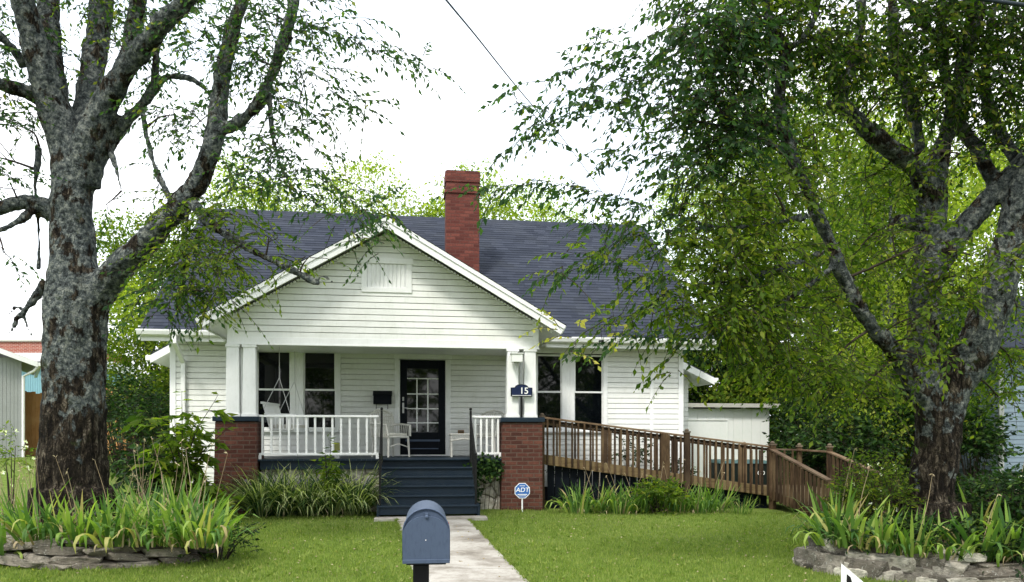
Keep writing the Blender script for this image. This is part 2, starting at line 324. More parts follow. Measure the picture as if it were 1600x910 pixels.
# ------------------------------------------------------------------ numpy foliage
class Fol:
    """collects triangles of leaves and twigs; build() links them as one mesh"""
    def __init__(s): s.V = []; s.F = []; s.M = []; s.n = 0
    def add(s, V, F, mi):
        s.V.append(V.reshape(-1, 3)); s.F.append(F.reshape(-1, 3) + s.n); s.M.append(np.full(F.reshape(-1, 3).shape[0], mi)); s.n += V.reshape(-1, 3).shape[0]
    def leaves(s, p, d, size, ratio=.42, mi=0, fold=.25, side=None):
        n = len(p); d = d / np.linalg.norm(d, axis=1, keepdims=True)
        r = rng.normal(size=(n, 3)) if side is None else side + rng.normal(size=(n, 3)) * .35
        x = np.cross(d, r); x /= np.linalg.norm(x, axis=1, keepdims=True) + 1e-9; nn = np.cross(x, d)
        size = (np.ones(n) * size)[:, None]; wd = size * ratio / 2
        a = p; b = p + d * size * .45 + x * wd + nn * wd * fold; c_ = p + d * size - nn * size * .12; e = p + d * size * .45 - x * wd + nn * wd * fold
        V = np.stack([a, b, c_, e], 1); i = np.arange(n)[:, None] * 4
        F = np.stack([i + [0, 1, 2], i + [0, 2, 3]], 1); s.add(V, F, mi)
    def sprays(s, o, d, L, nl, lsize, droop=.35, mi=0, tw=1, twr=.003, ratio=.42):
        """o,d (n,3): twigs with leaves along both sides"""
        n = len(o); d = d / np.linalg.norm(d, axis=1, keepdims=True); L = (np.ones(n) * L)[:, None]
        up = np.array([0, 0, 1.]); sd_ = np.cross(d, up); sd_ /= np.linalg.norm(sd_, axis=1, keepdims=True) + 1e-6
        bend = rng.normal(size=(n, 1)) * .15
        def pt(t): return o + d * L * t - up * droop * L * t * t + sd_ * bend * L * t * t
        # twig
        ts = np.array([0, .35, .7, 1.0]); c0 = np.stack([pt(t) for t in ts], 1)
        x1 = sd_[:, None, :]; x2 = np.cross(d, sd_)[:, None, :]; rr = (twr * np.array([1.4, 1.1, .8, .3]))[None, :, None]
        ring = [c0 + (x1 * math.cos(a) + x2 * math.sin(a)) * rr for a in (0, 2.09, 4.19)]
        V = np.stack(ring, 2)  # n,4,3,3
        F = []
        for k in range(3):
            for j in range(3):
                a = k * 3 + j; b = k * 3 + (j + 1) % 3; F += [[a, b, b + 3], [a, b + 3, a + 3]]
        F = np.array(F)[None] + (np.arange(n) * 12)[:, None, None]; s.add(V, F, tw)
        for k in range(nl):
            t = (k + .6 + rng.random((n, 1)) * .4) / nl; p = pt(t); tan = d - 2 * up * droop * t
            sg = 1 if k % 2 else -1
            ld = tan * .7 + sd_ * sg * (.9 + rng.normal(size=(n, 1)) * .2) - up * (.35 + .35 * rng.random((n, 1))) + rng.normal(size=(n, 3)) * .25
            if k == nl - 1: ld = tan + rng.normal(size=(n, 3)) * .2
            keep = rng.random(n) < .92
            s.leaves(p[keep], ld[keep], (lsize * (.5 + .9 * rng.random(n)))[keep], ratio, mi)
    def tube(s, pts, rad, n=5, mi=1):
        mb = MB(); mb.tube(pts, rad, n, False); V = np.array(mb.v); Q = np.array(mb.f)
        s.add(V, np.concatenate([Q[:, [0, 1, 2]], Q[:, [0, 2, 3]]]), mi)
    def build(s, name, mats, parent=None):
        V = np.concatenate(s.V).astype(np.float32); F = np.concatenate(s.F).astype(np.int32); M = np.concatenate(s.M).astype(np.int32)
        me = bpy.data.meshes.new(name); me.vertices.add(len(V)); me.vertices.foreach_set('co', V.ravel())
        me.loops.add(F.size); me.loops.foreach_set('vertex_index', F.ravel()); me.polygons.add(len(F))
        me.polygons.foreach_set('loop_start', np.arange(len(F), dtype=np.int32) * 3)
        for mt in mats: me.materials.append(MAT[mt])
        me.polygons.foreach_set('material_index', M); me.update(calc_edges=True); me.validate()
        o = bpy.data.objects.new(name, me); C.objects.link(o)
        if parent: o.parent = parent
        return o
def unit(n):
    v = rng.normal(size=(n, 3)); return v / np.linalg.norm(v, axis=1, keepdims=True)

# ================================================================== SETTING
def build_ground():
    xs = np.concatenate([[-300, -120, -60, -35], np.arange(-24, 24.01, .3), [35, 60, 120, 300]])
    ys = np.concatenate([[-200, -60, -20, -8], np.arange(-2, 34.01, .3), [45, 70, 120, 300]])
    X, Y = np.meshgrid(xs, ys); Z = ground(X, Y)
    V = np.stack([X, Y, Z], 2).reshape(-1, 3); nx, ny = len(xs), len(ys)
    F = [(j * nx + i, j * nx + i + 1, (j + 1) * nx + i + 1, (j + 1) * nx + i) for j in range(ny - 1) for i in range(nx - 1)]
    me = bpy.data.meshes.new('lawn'); me.from_pydata(V.tolist(), [], F); me.materials.append(MAT['lawn_soil']); me.polygons.foreach_set('use_smooth', [True] * len(F))
    o = bpy.data.objects.new('lawn', me); C.objects.link(o); o['kind'] = 'structure'
build_ground()
# road the photographer stands on
mb = MB()
for i in range(30):
    x0, x1 = -60 + i * 4, -56 + i * 4
    mb.quad((x0, -6, -.295), (x1, -6, -.295), (x1, 2.2, -.295), (x0, 2.2, -.295))
tag(mb.build('road', 'asphalt'), kind='structure')
# walkway: slabs following the ground, from the steps to the street
LW = [(P(620, 811, 12.72)), (P(647, 900, 8.2))]; RW = [(P(733, 811, 12.72)), (P(820, 902, 8.2))]
def lerp(a, b, t): return a + (b - a) * t
dirL = (LW[1] - LW[0]).normalized(); dirR = (RW[1] - RW[0]).normalized()
WALK = []
mb = MB(); nseg = 46
for i in range(nseg):
    rows = []
    for t in (i / nseg, (i + 1) / nseg):
        yy = 12.78 - t * (12.78 - 2.4)
        l = LW[0] + dirL * ((yy - LW[0].y) / dirL.y); r = RW[0] + dirR * ((yy - RW[0].y) / dirR.y)
        j = .012 * noise.noise(Vector((yy * 3, 0, 0))); rows.append((l.x + j, r.x - j, yy)); 
    WALK.append(rows[0])
    (l0, r0, y0), (l1, r1, y1) = rows
    K = 4
    for k in range(K):
        a0, b0 = lerp(l0, r0, k / K), lerp(l0, r0, (k + 1) / K); a1, b1 = lerp(l1, r1, k / K), lerp(l1, r1, (k + 1) / K)
        zz = lambda x, y: gz(x, y) + .022
        g = .012 if i % 6 == 5 else 0
        mb.quad((a1, y1 + g, zz(a1, y1)), (b1, y1 + g, zz(b1, y1)), (b0, y0, zz(b0, y0)), (a0, y0, zz(a0, y0)))
    for (x0, x1, s_) in ((l0, l1, -1), (r0, r1, 1)):
        q = [(x0, y0, zz(x0, y0)), (x1, y1, zz(x1, y1)), (x1, y1, zz(x1, y1) - .08), (x0, y0, zz(x0, y0) - .08)]
        mb.quad(*(q if s_ < 0 else q[::-1]))
tag(mb.build('walkway', 'walk_concrete'), kind='structure')
mb = MB(); pp = [H2W(-.12, -1.28), H2W(-.12, -1.62), H2W(1.75, -1.62), H2W(1.75, -1.28)]
q = [(v.x, v.y) for v in pp]
mb.hexa([(x, y, -.05) for x, y in q] + [(x, y, .035) for x, y in q]); tag(mb.build('walkway_landing', 'walk_concrete'), kind='structure')

# ================================================================== HOUSE
HZ = .98
house = thing('house', 'white clapboard bungalow with slate roof, front porch gable and brick piers', 'house', H2W(0, 0, 0), (0, 0, TH))
EXP_ = .115
def clap(mb, u0, u1, z0, z1, fmap, holes=(), clip=None):
    """fmap(u, out, z) -> xyz ; boards tilt outwards at their bottom"""
    z = z0
    while z < z1 - 1e-4:
        zt = min(z + EXP_, z1); a0, a1 = (u0, u1); b0, b1 = (u0, u1)
        if clip:
            a0, a1 = clip(z); b0, b1 = clip(zt)
            if a1 - a0 < .02: break
            if b1 < b0: b0 = b1 = (b0 + b1) / 2
        zm = (z + zt) / 2; sp = [(a0, a1, b0, b1)]
        for (h0, h1, hz0, hz1) in holes:
            if hz0 < zm < hz1:
                ns = []
                for (p, q_, r, s_) in sp:
                    if h1 <= p or h0 >= q_: ns.append((p, q_, r, s_)); continue
                    if h0 > p: ns.append((p, h0, r, h0))
                    if h1 < q_: ns.append((h1, q_, h1, s_))
                sp = ns
        js = []
        for (p, q_, r, s_) in sp:
            if q_ - p > 2.2 and random.random() < .55:
                c_ = random.uniform(p + .5, q_ - .5); js += [(p, c_ - .002, r, c_ - .002), (c_ + .002, q_, c_ + .002, s_)]
            else: js.append((p, q_, r, s_))
        for (p, q_, r, s_) in js:
            j = random.uniform(-.0012, .0012)
            zg_ = max(z + .02, zt - .012)
            mb.quad(fmap(p, .027 + j, z), fmap(q_, .027 + j, z), fmap(s_, .020, zg_), fmap(r, .020, zg_))
            mb.quad(fmap(p, -.02, z), fmap(q_, -.02, z), fmap(q_, .027 + j, z), fmap(p, .027 + j, z))
            mb.quad(fmap(r, .020, zg_), fmap(s_, .020, zg_), fmap(s_, -.02, zg_), fmap(r, -.02, zg_))
        z = zt
WX0, WX1, WY, WYB = -4.36, 6.56, 2.2, 11.0
EZ, RZ, EY, RY = 3.53, 7.35, 1.65, 6.6; SL = (RZ - EZ) / (RY - EY)
EX0, EX1 = -4.81, 7.11
wins = [(-2.66, -1.98), (-1.72, -1.06), (3.24, 3.80), (4.08, 4.73)]
WZ0, WZ1 = 1.56, 3.20
holes = [(a - .05, b + .05, WZ0 - .05, WZ1 + .05) for a, b in wins] + [(.25, 1.28, .9, 3.07)]
mb = MB(); clap(mb, WX0, WX1, .30, 3.74, lambda u, o, z: (u, WY - o, z), holes)
clap(mb, WY, WYB, .30, 7.2, lambda u, o, z: (WX1 + o, u, z), [], lambda z: (max(WY, EY + (z - EZ) / SL + .1), min(WYB, 2 * RY - EY - (z - EZ) / SL - .1)) if z > 3.9 else (WY, WYB))
clap(mb, WY, WYB, .30, 7.2, lambda u, o, z: (WX0 - o, WY + WYB - u, z), [], lambda z: (max(WY, WY + WYB - (2 * RY - EY - (z - EZ) / SL)) + .1, WY + WYB - EY - (z - EZ) / SL - .1) if z > 3.9 else (WY, WYB))
clap(mb, WX0, WX1, .30, 3.8, lambda u, o, z: (WX0 + WX1 - u, WYB + o, z))
mb.build('wall', 'white_siding', house)
# inner shell keeps light out of the house, with openings left for the windows
mb = MB(); y = WY + .022
cuts = sorted([(a, b, WZ0, WZ1) for a, b in wins] + [(.28, 1.25, .9, 3.04)])
x = WX0
for a, b, z0, z1 in cuts:
    mb.quad((x, y, .3), (a, y, .3), (a, y, 3.76), (x, y, 3.76))
    mb.quad((a, y, .3), (b, y, .3), (b, y, z0), (a, y, z0)); mb.quad((a, y, z1), (b, y, z1), (b, y, 3.76), (a, y, 3.76)); x = b
mb.quad((x, y, .3), (WX1, y, .3), (WX1, y, 3.76), (x, y, 3.76))
mb.quad((WX0 + .01, WY, .3), (WX0 + .01, WYB, .3), (WX0 + .01, WYB, 3.9), (WX0 + .01, RY, 7.25), (WX0 + .01, WY, 3.78))
mb.quad((WX1 - .01, WY, .3), (WX1 - .01, WYB, .3), (WX1 - .01, WYB, 3.9), (WX1 - .01, RY, 7.25), (WX1 - .01, WY, 3.78))
mb.build('wall_sheathing', 'white_siding', house)
# corner boards and frieze
for x0 in (WX0 - .025, WX1 - .09): MB().box(x0, x0 + .115, WY - .04, WY + .09, .3, 3.6).build('corner_board', 'white_trim', house, bevel=.004)
mb = MB(); mb.box(WX0 + .09, -2.9, WY - .034, WY - .004, 3.36, 3.5)
mb.build('frieze_board', 'white_trim', house, bevel=.004)
MB().box(2.95, WX1 - .09, WY - .034, WY - .004, 3.36, 3.5).build('frieze_board', 'white_trim', house, bevel=.004)
MB().box(WX1 - .75, WX1 - .67, WY - .034, WY, .3, 3.36).build('trim_board', 'white_trim', house, bevel=.004)
mb = MB(); mb.box(WX0 + .02, WX1 - .02, WY + .02, WYB - .02, -.2, .3); mb.build('foundation', 'dark_box', house)  # dark colour also stands in for the shade beneath the ramp

# --- main roof with real courses
def course_roof(mb, u0, u1, n, f, clip=None, tilt=.009):
    """f(u, s, off): s = distance up the slope, off = height above it"""
    e = .14
    for i in range(n):
        s0, s1 = i * e, (i + 1) * e + .01; a0, a1 = (u0, u1) if not clip else clip(i * e)
        if a1 - a0 < .02: continue
        b0, b1 = (u0, u1) if not clip else clip((i + 1) * e)
        j = tilt + random.uniform(-.002, .002)
        uvo = random.choice([0, .1, .2, .27])
        uv = [(a0 + uvo, i * .1404 + .003), (a1 + uvo, i * .1404 + .003), (b1 + uvo, (i + 1) * .1404 - .003), (b0 + uvo, (i + 1) * .1404 - .003)]
        mb.quad(f(a0, s0, j), f(a1, s0, j), f(b1, s1, .001), f(b0, s1, .001), uv=uv)
        mb.quad(f(a0, s0, -.002), f(a1, s0, -.002), f(a1, s0, j), f(a0, s0, j), uv=[(0, 0)] * 4)
L_ = math.hypot(RY - EY, RZ - EZ); cs, sn = (RY - EY) / L_, (RZ - EZ) / L_
nr = int(L_ / .14) + 1
mb = MB()
fr = lambda u, s, o: (u, EY - .03 + min(s, L_ + .03) * cs - o * sn, EZ - .02 + min(s, L_ + .03) * sn + o * cs)
course_roof(mb, EX0, EX1, nr, fr)
bk = lambda u, s, o: (EX0 + EX1 - u, 2 * RY - (EY - .03 + min(s, L_ + .03) * cs - o * sn), EZ - .02 + min(s, L_ + .03) * sn + o * cs)
course_roof(mb, EX0, EX1, nr, bk)
for i in range(int((EX1 - EX0) / .28)):
    x = EX0 + i * .28; mb.hexa([(x, RY - .14, RZ - .10), (x + .3, RY - .14, RZ - .10), (x + .3, RY + .14, RZ - .10), (x, RY + .14, RZ - .10), (x, RY - .02, RZ + .028), (x + .3, RY - .02, RZ + .018), (x + .3, RY + .02, RZ + .018), (x, RY + .02, RZ + .028)])
roof = mb.build('roof', 'shingle', house)
mb = MB()   # roof deck / soffit, boxed
t = .11
for s_ in (0, 1):
    ys = (EY, RY) if not s_ else (2 * RY - EY, RY)
    p = [(EX0 + .01, ys[0], EZ - .04 - t), (EX1 - .01, ys[0], EZ - .04 - t), (EX1 - .01, ys[1], RZ - .04 - t), (EX0 + .01, ys[1], RZ - .04 - t), (EX0 + .01, ys[0], EZ - .04), (EX1 - .01, ys[0], EZ - .04), (EX1 - .01, ys[1], RZ - .04), (EX0 + .01, ys[1], RZ - .04)]
    mb.hexa(p)
mb.build('soffit', 'white_trim', house)
# rake boards at both ends
for xx in (EX0 - .02, EX1 - .01):
    mb = MB()
    for ya, yb in ((EY, RY), (2 * RY - EY, RY)):
        mb.hexa([(xx, ya, EZ - .22), (xx + .03, ya, EZ - .22), (xx + .03, yb, RZ - .22), (xx, yb, RZ - .22), (xx, ya, EZ - .035), (xx + .03, ya, EZ - .035), (xx + .03, yb, RZ - .035), (xx, yb, RZ - .035)])
    mb.build('rake_board', 'white_trim', house)
# gutters
for (x0, x1) in ((EX0 - .02, -3.14), (3.30, EX1 + .02)):
    mb = MB(); pr = [(0, 0), (0, -.10), (-.06, -.125), (-.10, -.10), (-.125, -.03), (-.125, 0.0), (-.115, 0.0), (-.11, -.03), (-.012, -.10)]
    base = (EY - .012, EZ - .025)
    for i in range(len(pr) - 1):
        a, b = pr[i], pr[i + 1]
        mb.quad((x0, base[0] + a[0], base[1] + a[1]), (x1, base[0] + a[0], base[1] + a[1]), (x1, base[0] + b[0], base[1] + b[1]), (x0, base[0] + b[0], base[1] + b[1]))
    for xx in (x0, x1): mb.quad(*[(xx, base[0] + a[0], base[1] + a[1]) for a in pr[:6]])
    g = mb.build('gutter', 'white_trim', house)
    mb = MB(); mb.box(x0 + .05, x1 - .05, EY + .001, EY + .03, EZ - .24, EZ - .04); mb.build('fascia', 'white_trim', house)
# downspout at the left corner
mb = MB(); xd = -4.13
mb.beam((xd, EY - .07, EZ - .13), (xd, EY - .07, EZ - .30), .085, .065, (0, 1, 0)); mb.beam((xd, EY - .07, EZ - .27), (xd + .02, WY - .08, EZ - .62), .085, .065); mb.beam((xd + .02, WY - .08, EZ - .58), (xd + .02, WY - .08, .1), .085, .065, (0, 1, 0))
mb.build('downspout', 'white_trim', house, bevel=.01)

# side bay roofs (small shed roofs seen past both corners)
def bay(xw, sgn, y0, y1, out_, z_in, z_out):
    xo = xw + sgn * out_; mb = MB()
    p = lambda x, y, z: (x, y, z)
    a = [p(xw, y0, z_in), p(xo, y0, z_out), p(xo, y1, z_out), p(xw, y1, z_in)]
    mb.hexa([(x, y, z - .03) for x, y, z in a] + [(x, y, z + .015) for x, y, z in a]); mb.build('bay_roof', 'shingle', house)
    mb = MB(); mb.hexa([(x, y + (.0 if k in (0, 1) else 0), z - .13) for k, (x, y, z) in enumerate(a)] + [(x, y, z - .034) for x, y, z in a]); mb.build('bay_soffit', 'white_trim', house)
    mb = MB(); mb.hexa([(xw, y0 - .03, z_in - .19), (xo, y0 - .03, z_out - .19), (xo, y0 - .002, z_out - .19), (xw, y0 - .002, z_in - .19), (xw, y0 - .03, z_in - .02), (xo, y0 - .03, z_out - .02), (xo, y0 - .002, z_out - .02), (xw, y0 - .002, z_in - .02)])
    mb.build('bay_fascia', 'white_trim', house)
    mb = MB(); mb.box(min(xo, xo + sgn * .11), max(xo, xo + sgn * .11), y0 - .02, y1, z_out - .14, z_out - .02); mb.build('bay_gutter', 'white_trim', house, bevel=.015)
    mb = MB(); xi = xw + sgn * (out_ - .5); clap(mb, 0, abs(xi - xw), .3, z_out + .05, lambda u, o, z: (min(xi, xw) + u, y0 + .45 - o, z)); mb.box(min(xw, xi), max(xw, xi), y0 + .46, y1 - .4, .0, z_out - .1)
    mb.build('bay_wall', 'white_siding', house)
bay(WX0 - .02, -1, 3.6, 8.4, .82, 3.70, 3.22); bay(WX1 + .02, 1, 3.6, 8.4, 1.33, 3.50, 2.86)

# --- porch gable
GX, GHW, BZ, AZ = .06, 2.83, 3.12, 5.20
PS = .578; PYF = -.47; PHW = 3.27; PAZ = 5.33
clipg = lambda z: (GX - (PAZ - .17 - z) / PS, GX + (PAZ - .17 - z) / PS) if z > 3.53 else (GX - GHW, GX + GHW)
VX0, VX1, VZ0, VZ1 = -.41, .51, 4.05, 4.68
def clip_g(z):
    h = min(GHW, (PAZ - .16 - z) / PS); return GX - h, GX + h
mb = MB(); clap(mb, 0, 0, BZ + .06, 5.16, lambda u, o, z: (u, -o, z), [(VX0 + .04, VX1 - .04, VZ0 + .03, VZ1 - .03)], clip_g)
mb.quad((GX - GHW, .022, BZ), (GX + GHW, .022, BZ), (GX + GHW, .022, 3.5), (GX, .022, 5.15), (GX - GHW, .022, 3.5))
mb.build('gable_siding', 'white_siding', house)
mb = MB(); mb.box(GX - GHW - .012, GX + GHW + .012, -.03, .03, BZ - .075, BZ + .07)   # beam trim
mb.box(GX - GHW - .02, GX + GHW + .02, -.045, -.03, BZ - .075, BZ - .05)
for s_ in (-1, 1):
    xx = GX + s_ * (GHW - .05); mb.box(xx - .055, xx + .055, -.032, -.02, BZ + .07, 3.62)
    xo = GX + s_ * GHW
    mb.box(xo - .14 if s_ > 0 else xo, xo if s_ > 0 else xo + .14, .032, WY - .03, BZ - .075, 3.48)
mb.box(GX - GHW + .14, GX + GHW - .14, .03, .17, BZ - .074, BZ + .1)
mb.build('porch_beam', 'white_trim', house, bevel=.003)
mb = MB()
for i in range(22):
    ya = .172 + i * .092; mb.box(GX - GHW + .142, GX + GHW - .142, ya, ya + .087, BZ + .03, BZ + .05)
mb.box(GX - GHW + .142, GX + GHW - .142, .172, WY - .03, BZ + .052, BZ + .07)
mb.build('porch_ceiling', 'white_trim', house)
# vent
vent = MB()
vent.box(VX0, VX1, -.045, -.02, VZ0, VZ0 + .09).box(VX0 - .03, VX1 + .03, -.055, -.02, VZ1 - .10, VZ1).box(VX0, VX0 + .1, -.044, -.02, VZ0 + .09, VZ1 - .1).box(VX1 - .1, VX1, -.044, -.02, VZ0 + .09, VZ1 - .1)
vo = vent.build('gable_vent', 'white_trim', house, bevel=.003)
for i in range(9):
    xa = VX0 + .115 + i * .078; MB().box(xa, xa + .052, -.032, -.006, VZ0 + .08, VZ1 - .1).build('slat', 'white_trim', vo, bevel=.004)
MB().box(VX0 + .08, VX1 - .08, -.014, .0, VZ0 + .07, VZ1 - .09).build('backing', 'white_trim', vo)
# porch roof: runs back until it meets the main roof
PL = math.hypot(PHW, PHW * PS); pc, ps_ = PHW / PL, PHW * PS / PL; PEZ = PAZ - PHW * PS
mb = MB(); npr = int(PL / .14) + 1
for sg in (-1, 1):
    def fp(u, s, o, sg=sg):
        s = min(s, PL); return (GX + sg * (PHW - s * pc + o * ps_), u, PEZ + s * ps_ + o * pc)
    def cl(s):
        z = PEZ + min(s, PL) * ps_; return (PYF - .03, EY + (z - EZ) / SL + .25)
    if sg > 0: course_roof(mb, 0, 0, npr, fp, cl)
    else: course_roof(mb, 0, 0, npr, lambda u, s, o, fp=fp: fp(u, s, o), cl)
mb.box(GX - .06, GX + .06, PYF - .03, EY + (PAZ - EZ) / SL + .1, PAZ - .01, PAZ + .022)
mb.build('porch_roof', 'shingle', house)
mb = MB(); mb2 = MB()
for sg in (-1, 1):
    def sl(y, s, o, sg=sg): return (GX + sg * (PHW - s * pc + o * ps_), y, PEZ + s * ps_ + o * pc)
    yb0, yb1 = EY + (PEZ - EZ) / SL + .2, EY + (PAZ - EZ) / SL
    mb.hexa([sl(PYF + .03, 0, -.09), sl(yb0, 0, -.09), sl(yb1, PL, -.09), sl(PYF + .03, PL, -.09), sl(PYF + .03, 0, -.004), sl(yb0, 0, -.004), sl(yb1, PL, -.004), sl(PYF + .03, PL, -.004)])
    # barge board, two stepped pieces
    for (ya, yb, o0, o1, ext) in ((PYF, PYF + .028, -.185, -.006, 0), (PYF - .022, PYF - .001, -.075, -.004, .0)):
        xx = [sl(ya, -ext, o0), sl(yb, -ext, o0), sl(yb, -ext, o1), sl(ya, -ext, o1)]
        # mitre at the apex: vertical cut on GX
        zb = PAZ + o0 / pc; zt = PAZ + o1 / pc
        mb2.hexa([sl(ya, 0, o0), (GX + sg * .001, ya, zb), (GX + sg * .001, yb, zb), sl(yb, 0, o0), sl(ya, 0, o1), (GX + sg * .001, ya, zt), (GX + sg * .001, yb, zt), sl(yb, 0, o1)])
    # eave fascia
    mb2.hexa([sl(PYF + .03, -.02, -.15), sl(yb0, -.02, -.15), sl(yb0, 0, -.15), sl(PYF + .03, 0, -.15), sl(PYF + .03, -.02, -.004), sl(yb0, -.02, -.004), sl(yb0, 0, -.004), sl(PYF + .03, 0, -.004)])
mb.build('porch_soffit', 'white_trim', house)
mb2.build('barge_board', 'white_trim', house, bevel=.003)
for sg in (-1, 1):   # small dentil moulding under the barge boards
    mb = MB()
    for i in range(52):
        s = .12 + i * .068
        if s > PL - .3: break
        for a in (0,):
            p = (GX + sg * (PHW - s * pc - .155 * ps_), -.06, PEZ + s * ps_ - .155 * pc); q_ = (GX + sg * (PHW - (s + .045) * pc - .155 * ps_), -.06, PEZ + (s + .045) * ps_ - .155 * pc)
            mb.beam(p, q_, .04, .03)
    mb.build('moulding', 'white_trim', house)
# --- chimney
ch = MB(); CX0, CX1, CY0, CY1 = 1.34, 2.12, 3.6, 4.15
ch.box(CX0, CX1, CY0, CY1, 4.6, 7.36).box(CX0 - .03, CX1 + .03, CY0 - .03, CY1 + .03, 7.10, 7.20).box(CX0 - .02, CX1 + .02, CY0 - .02, CY1 + .02, 7.362, 7.62)
cho = ch.build('chimney', 'chimney_brick', house, bevel=.008)
MB().box(CX0 + .02, CX1 - .02, CY0 + .02, CY1 - .02, 7.62, 7.645).build('cap', 'dark_box', cho)
MB().box(CX0 - .02, CX1 + .03, CY0 - .03, CY1 + .02, 4.65, 5.05).build('flashing', 'steel', cho)

# --- windows
for (a, b) in wins:
    o = MB(); cw = .10
    o.box(a - cw, a, WY - .05, WY - .002, WZ0 - .03, WZ1 + .02).box(b, b + cw, WY - .05, WY - .002, WZ0 - .03, WZ1 + .02).box(a - cw - .02, b + cw + .02, WY - .055, WY - .002, WZ1 + .021, WZ1 + .15)
    wo = o.build('window', 'white_trim', house, bevel=.004)
    MB().box(a - cw - .03, b + cw + .03, WY - .085, WY - .001, WZ0 - .075, WZ0 - .032).build('sill', 'white_trim', wo, bevel=.005)
    zm = WZ0 + (WZ1 - WZ0) * .5
    MB().box(a, a + .03, WY - .02, WY + .02, zm, WZ1).box(b - .03, b, WY - .02, WY + .02, zm, WZ1).box(a + .03, b - .03, WY - .02, WY + .02, WZ1 - .04, WZ1).box(a, b, WY - .022, WY + .02, zm - .022, zm + .016).build('upper_sash', 'white_trim', wo)
    MB().box(a, a + .022, WY - .005, WY + .03, WZ0, zm - .022).box(b - .022, b, WY - .005, WY + .03, WZ0, zm - .022).box(a + .022, b - .022, WY - .005, WY + .03, WZ0 - .03, WZ0 + .03).build('lower_sash', 'white_trim', wo)
    MB().quad((a - .02, WY - .0, zm), (b + .02, WY - .0, zm), (b + .02, WY + .003, WZ1 + .02), (a - .02, WY + .003, WZ1 + .02)).build('pane', 'glass_dark', wo)
    MB().quad((a, WY + .012, WZ0), (b, WY + .012, WZ0), (b, WY + .012, zm), (a, WY + .012, zm)).build('pane', 'glass_dark', wo)
# panel between the paired windows
MB().box(-1.878, -1.822, WY - .045, WY - .003, WZ0 - .03, WZ1 + .14).build('mullion', 'white_trim', house)
MB().box(3.902, 3.978, WY - .045, WY - .003, WZ0 - .03, WZ1 + .14).build('mullion', 'white_trim', house)

# --- door
DX0, DX1, DZ1 = .28, 1.25, 3.03
mb = MB(); mb.box(DX0 - .11, DX0, WY - .05, WY, HZ, DZ1 + .02).box(DX1, DX1 + .11, WY - .05, WY, HZ, DZ1 + .02).box(DX0 - .13, DX1 + .13, WY - .055, WY, DZ1 + .022, DZ1 + .13).box(DX0, DX1, WY - .06, WY + .05, HZ, HZ + .025)
mb.build('door_casing', 'white_trim', house, bevel=.004)
dz = lambda py: PH(660, py, WY)[1]
GX0, GX1 = PH(636, 600, WY)[0], PH(685, 600, WY)[0]; GZ0, GZ1 = dz(676), dz(576)
mb = MB(); f = WY - .03
mb.box(DX0 + .006, GX0, f, WY + .01, HZ + .03, DZ1).box(GX1, DX1 - .006, f, WY + .01, HZ + .03, DZ1).box(GX0, GX1, f, WY + .01, GZ1, DZ1).box(GX0, GX1, f, WY + .01, HZ + .03, GZ0)
do = mb.build('door', 'black_paint', house, bevel=.004)
MB().quad((GX0, WY - .005, GZ0), (GX1, WY - .005, GZ0), (GX1, WY - .005, GZ1), (GX0, WY - .005, GZ1)).build('pane', 'glass_dark', do)
mv = [PH(651.5, 600, WY)[0], PH(668.5, 600, WY)[0]]
mb = MB()
for x in mv: mb.box(x - .013, x + .013, WY - .018, WY - .006, GZ0 + .02, dz(592))
for i, py in enumerate((592, 616, 639, 661)):
    z = dz(py); mb.box(GX0, GX1, WY - .021, WY - .0065, z - .011, z + .011)
mb.build('muntin', 'white_rail', do)
mb = MB(); mb.box(GX0 - .03, GX1 + .03, f - .012, f - .001, dz(690), dz(687)).box(GX0, GX1, f - .01, f - .001, dz(702), dz(700.5)); mb.build('kick_panel', 'grey_metal', do)
mb = MB(); xh = PH(630, 630, WY)[0]
mb.box(xh - .018, xh + .018, f - .02, f, dz(627), dz(621)).box(xh - .02, xh + .02, f - .02, f, dz(646), dz(630)); mb.beam((xh, f - .045, dz(638)), (xh + .11, f - .045, dz(638.5)), .018, .018); mb.beam((xh, f, dz(638)), (xh, f - .05, dz(638)), .018, .018)
mb.build('handle', 'steel', do, bevel=.004)

# --- porch floor and skirt
mb = MB()
for i in range(23):
    pass
nb = 62
for i in range(nb):
    xa = GX - 2.9 + i * 5.8 / nb; mb.box(xa, xa + 5.8 / nb - .004, -.02, WY - .026, HZ - .035, HZ)
mb.build('porch_floor', 'navy_paint', house)
mb = MB(); mb.box(-2.22, -.08, .03, .09, HZ - .19, HZ - .036).box(1.66, 2.17, .03, .09, HZ - .19, HZ - .036).box(-.08, 1.66, .04, .09, HZ - .19, HZ - .036)
mb.build('porch_skirt', 'navy_paint', house, bevel=.004)
MB().box(-2.22, 2.17, .12, .3, -.2, HZ - .19).box(GX - 2.8, GX - 2.6, .7, WY, -.2, HZ - .036).box(GX + 2.6, GX + 2.8, .7, WY, -.2, HZ - .036).build('porch_foundation', 'limestone', house)
# --- steps
def steps():
    n = 5; rz = (HZ - .06) / 6; tr = .25
    root = None
    mb = MB()
    for i in range(n):
        z1 = HZ - (i + 1) * rz; y0 = -tr * (i + 1)
        mb.box(-.05, 1.62, y0 + .03, y0 + tr + .03, z1 - rz + .001, z1 - .032)
    so_ = mb.build('steps', 'navy_paint', house)
    for i in range(n):
        z1 = HZ - (i + 1) * rz; y0 = -tr * (i + 1)
        MB().box(-.07, 1.64, y0 - .0, y0 + tr + .028, z1 - .03, z1).build('tread', 'navy_paint', so_, bevel=.008)
    MB().box(-.07, 1.64, -.045, .0, HZ - .034, HZ + .002).build('tread', 'navy_paint', so_, bevel=.008)
    MB().box(-.09, -.052, -1.24, .0, -.02, .22).build('stringer', 'navy_paint', so_); MB().box(1.622, 1.66, -1.24, .0, -.02, .22).build('stringer', 'navy_paint', so_)
steps()
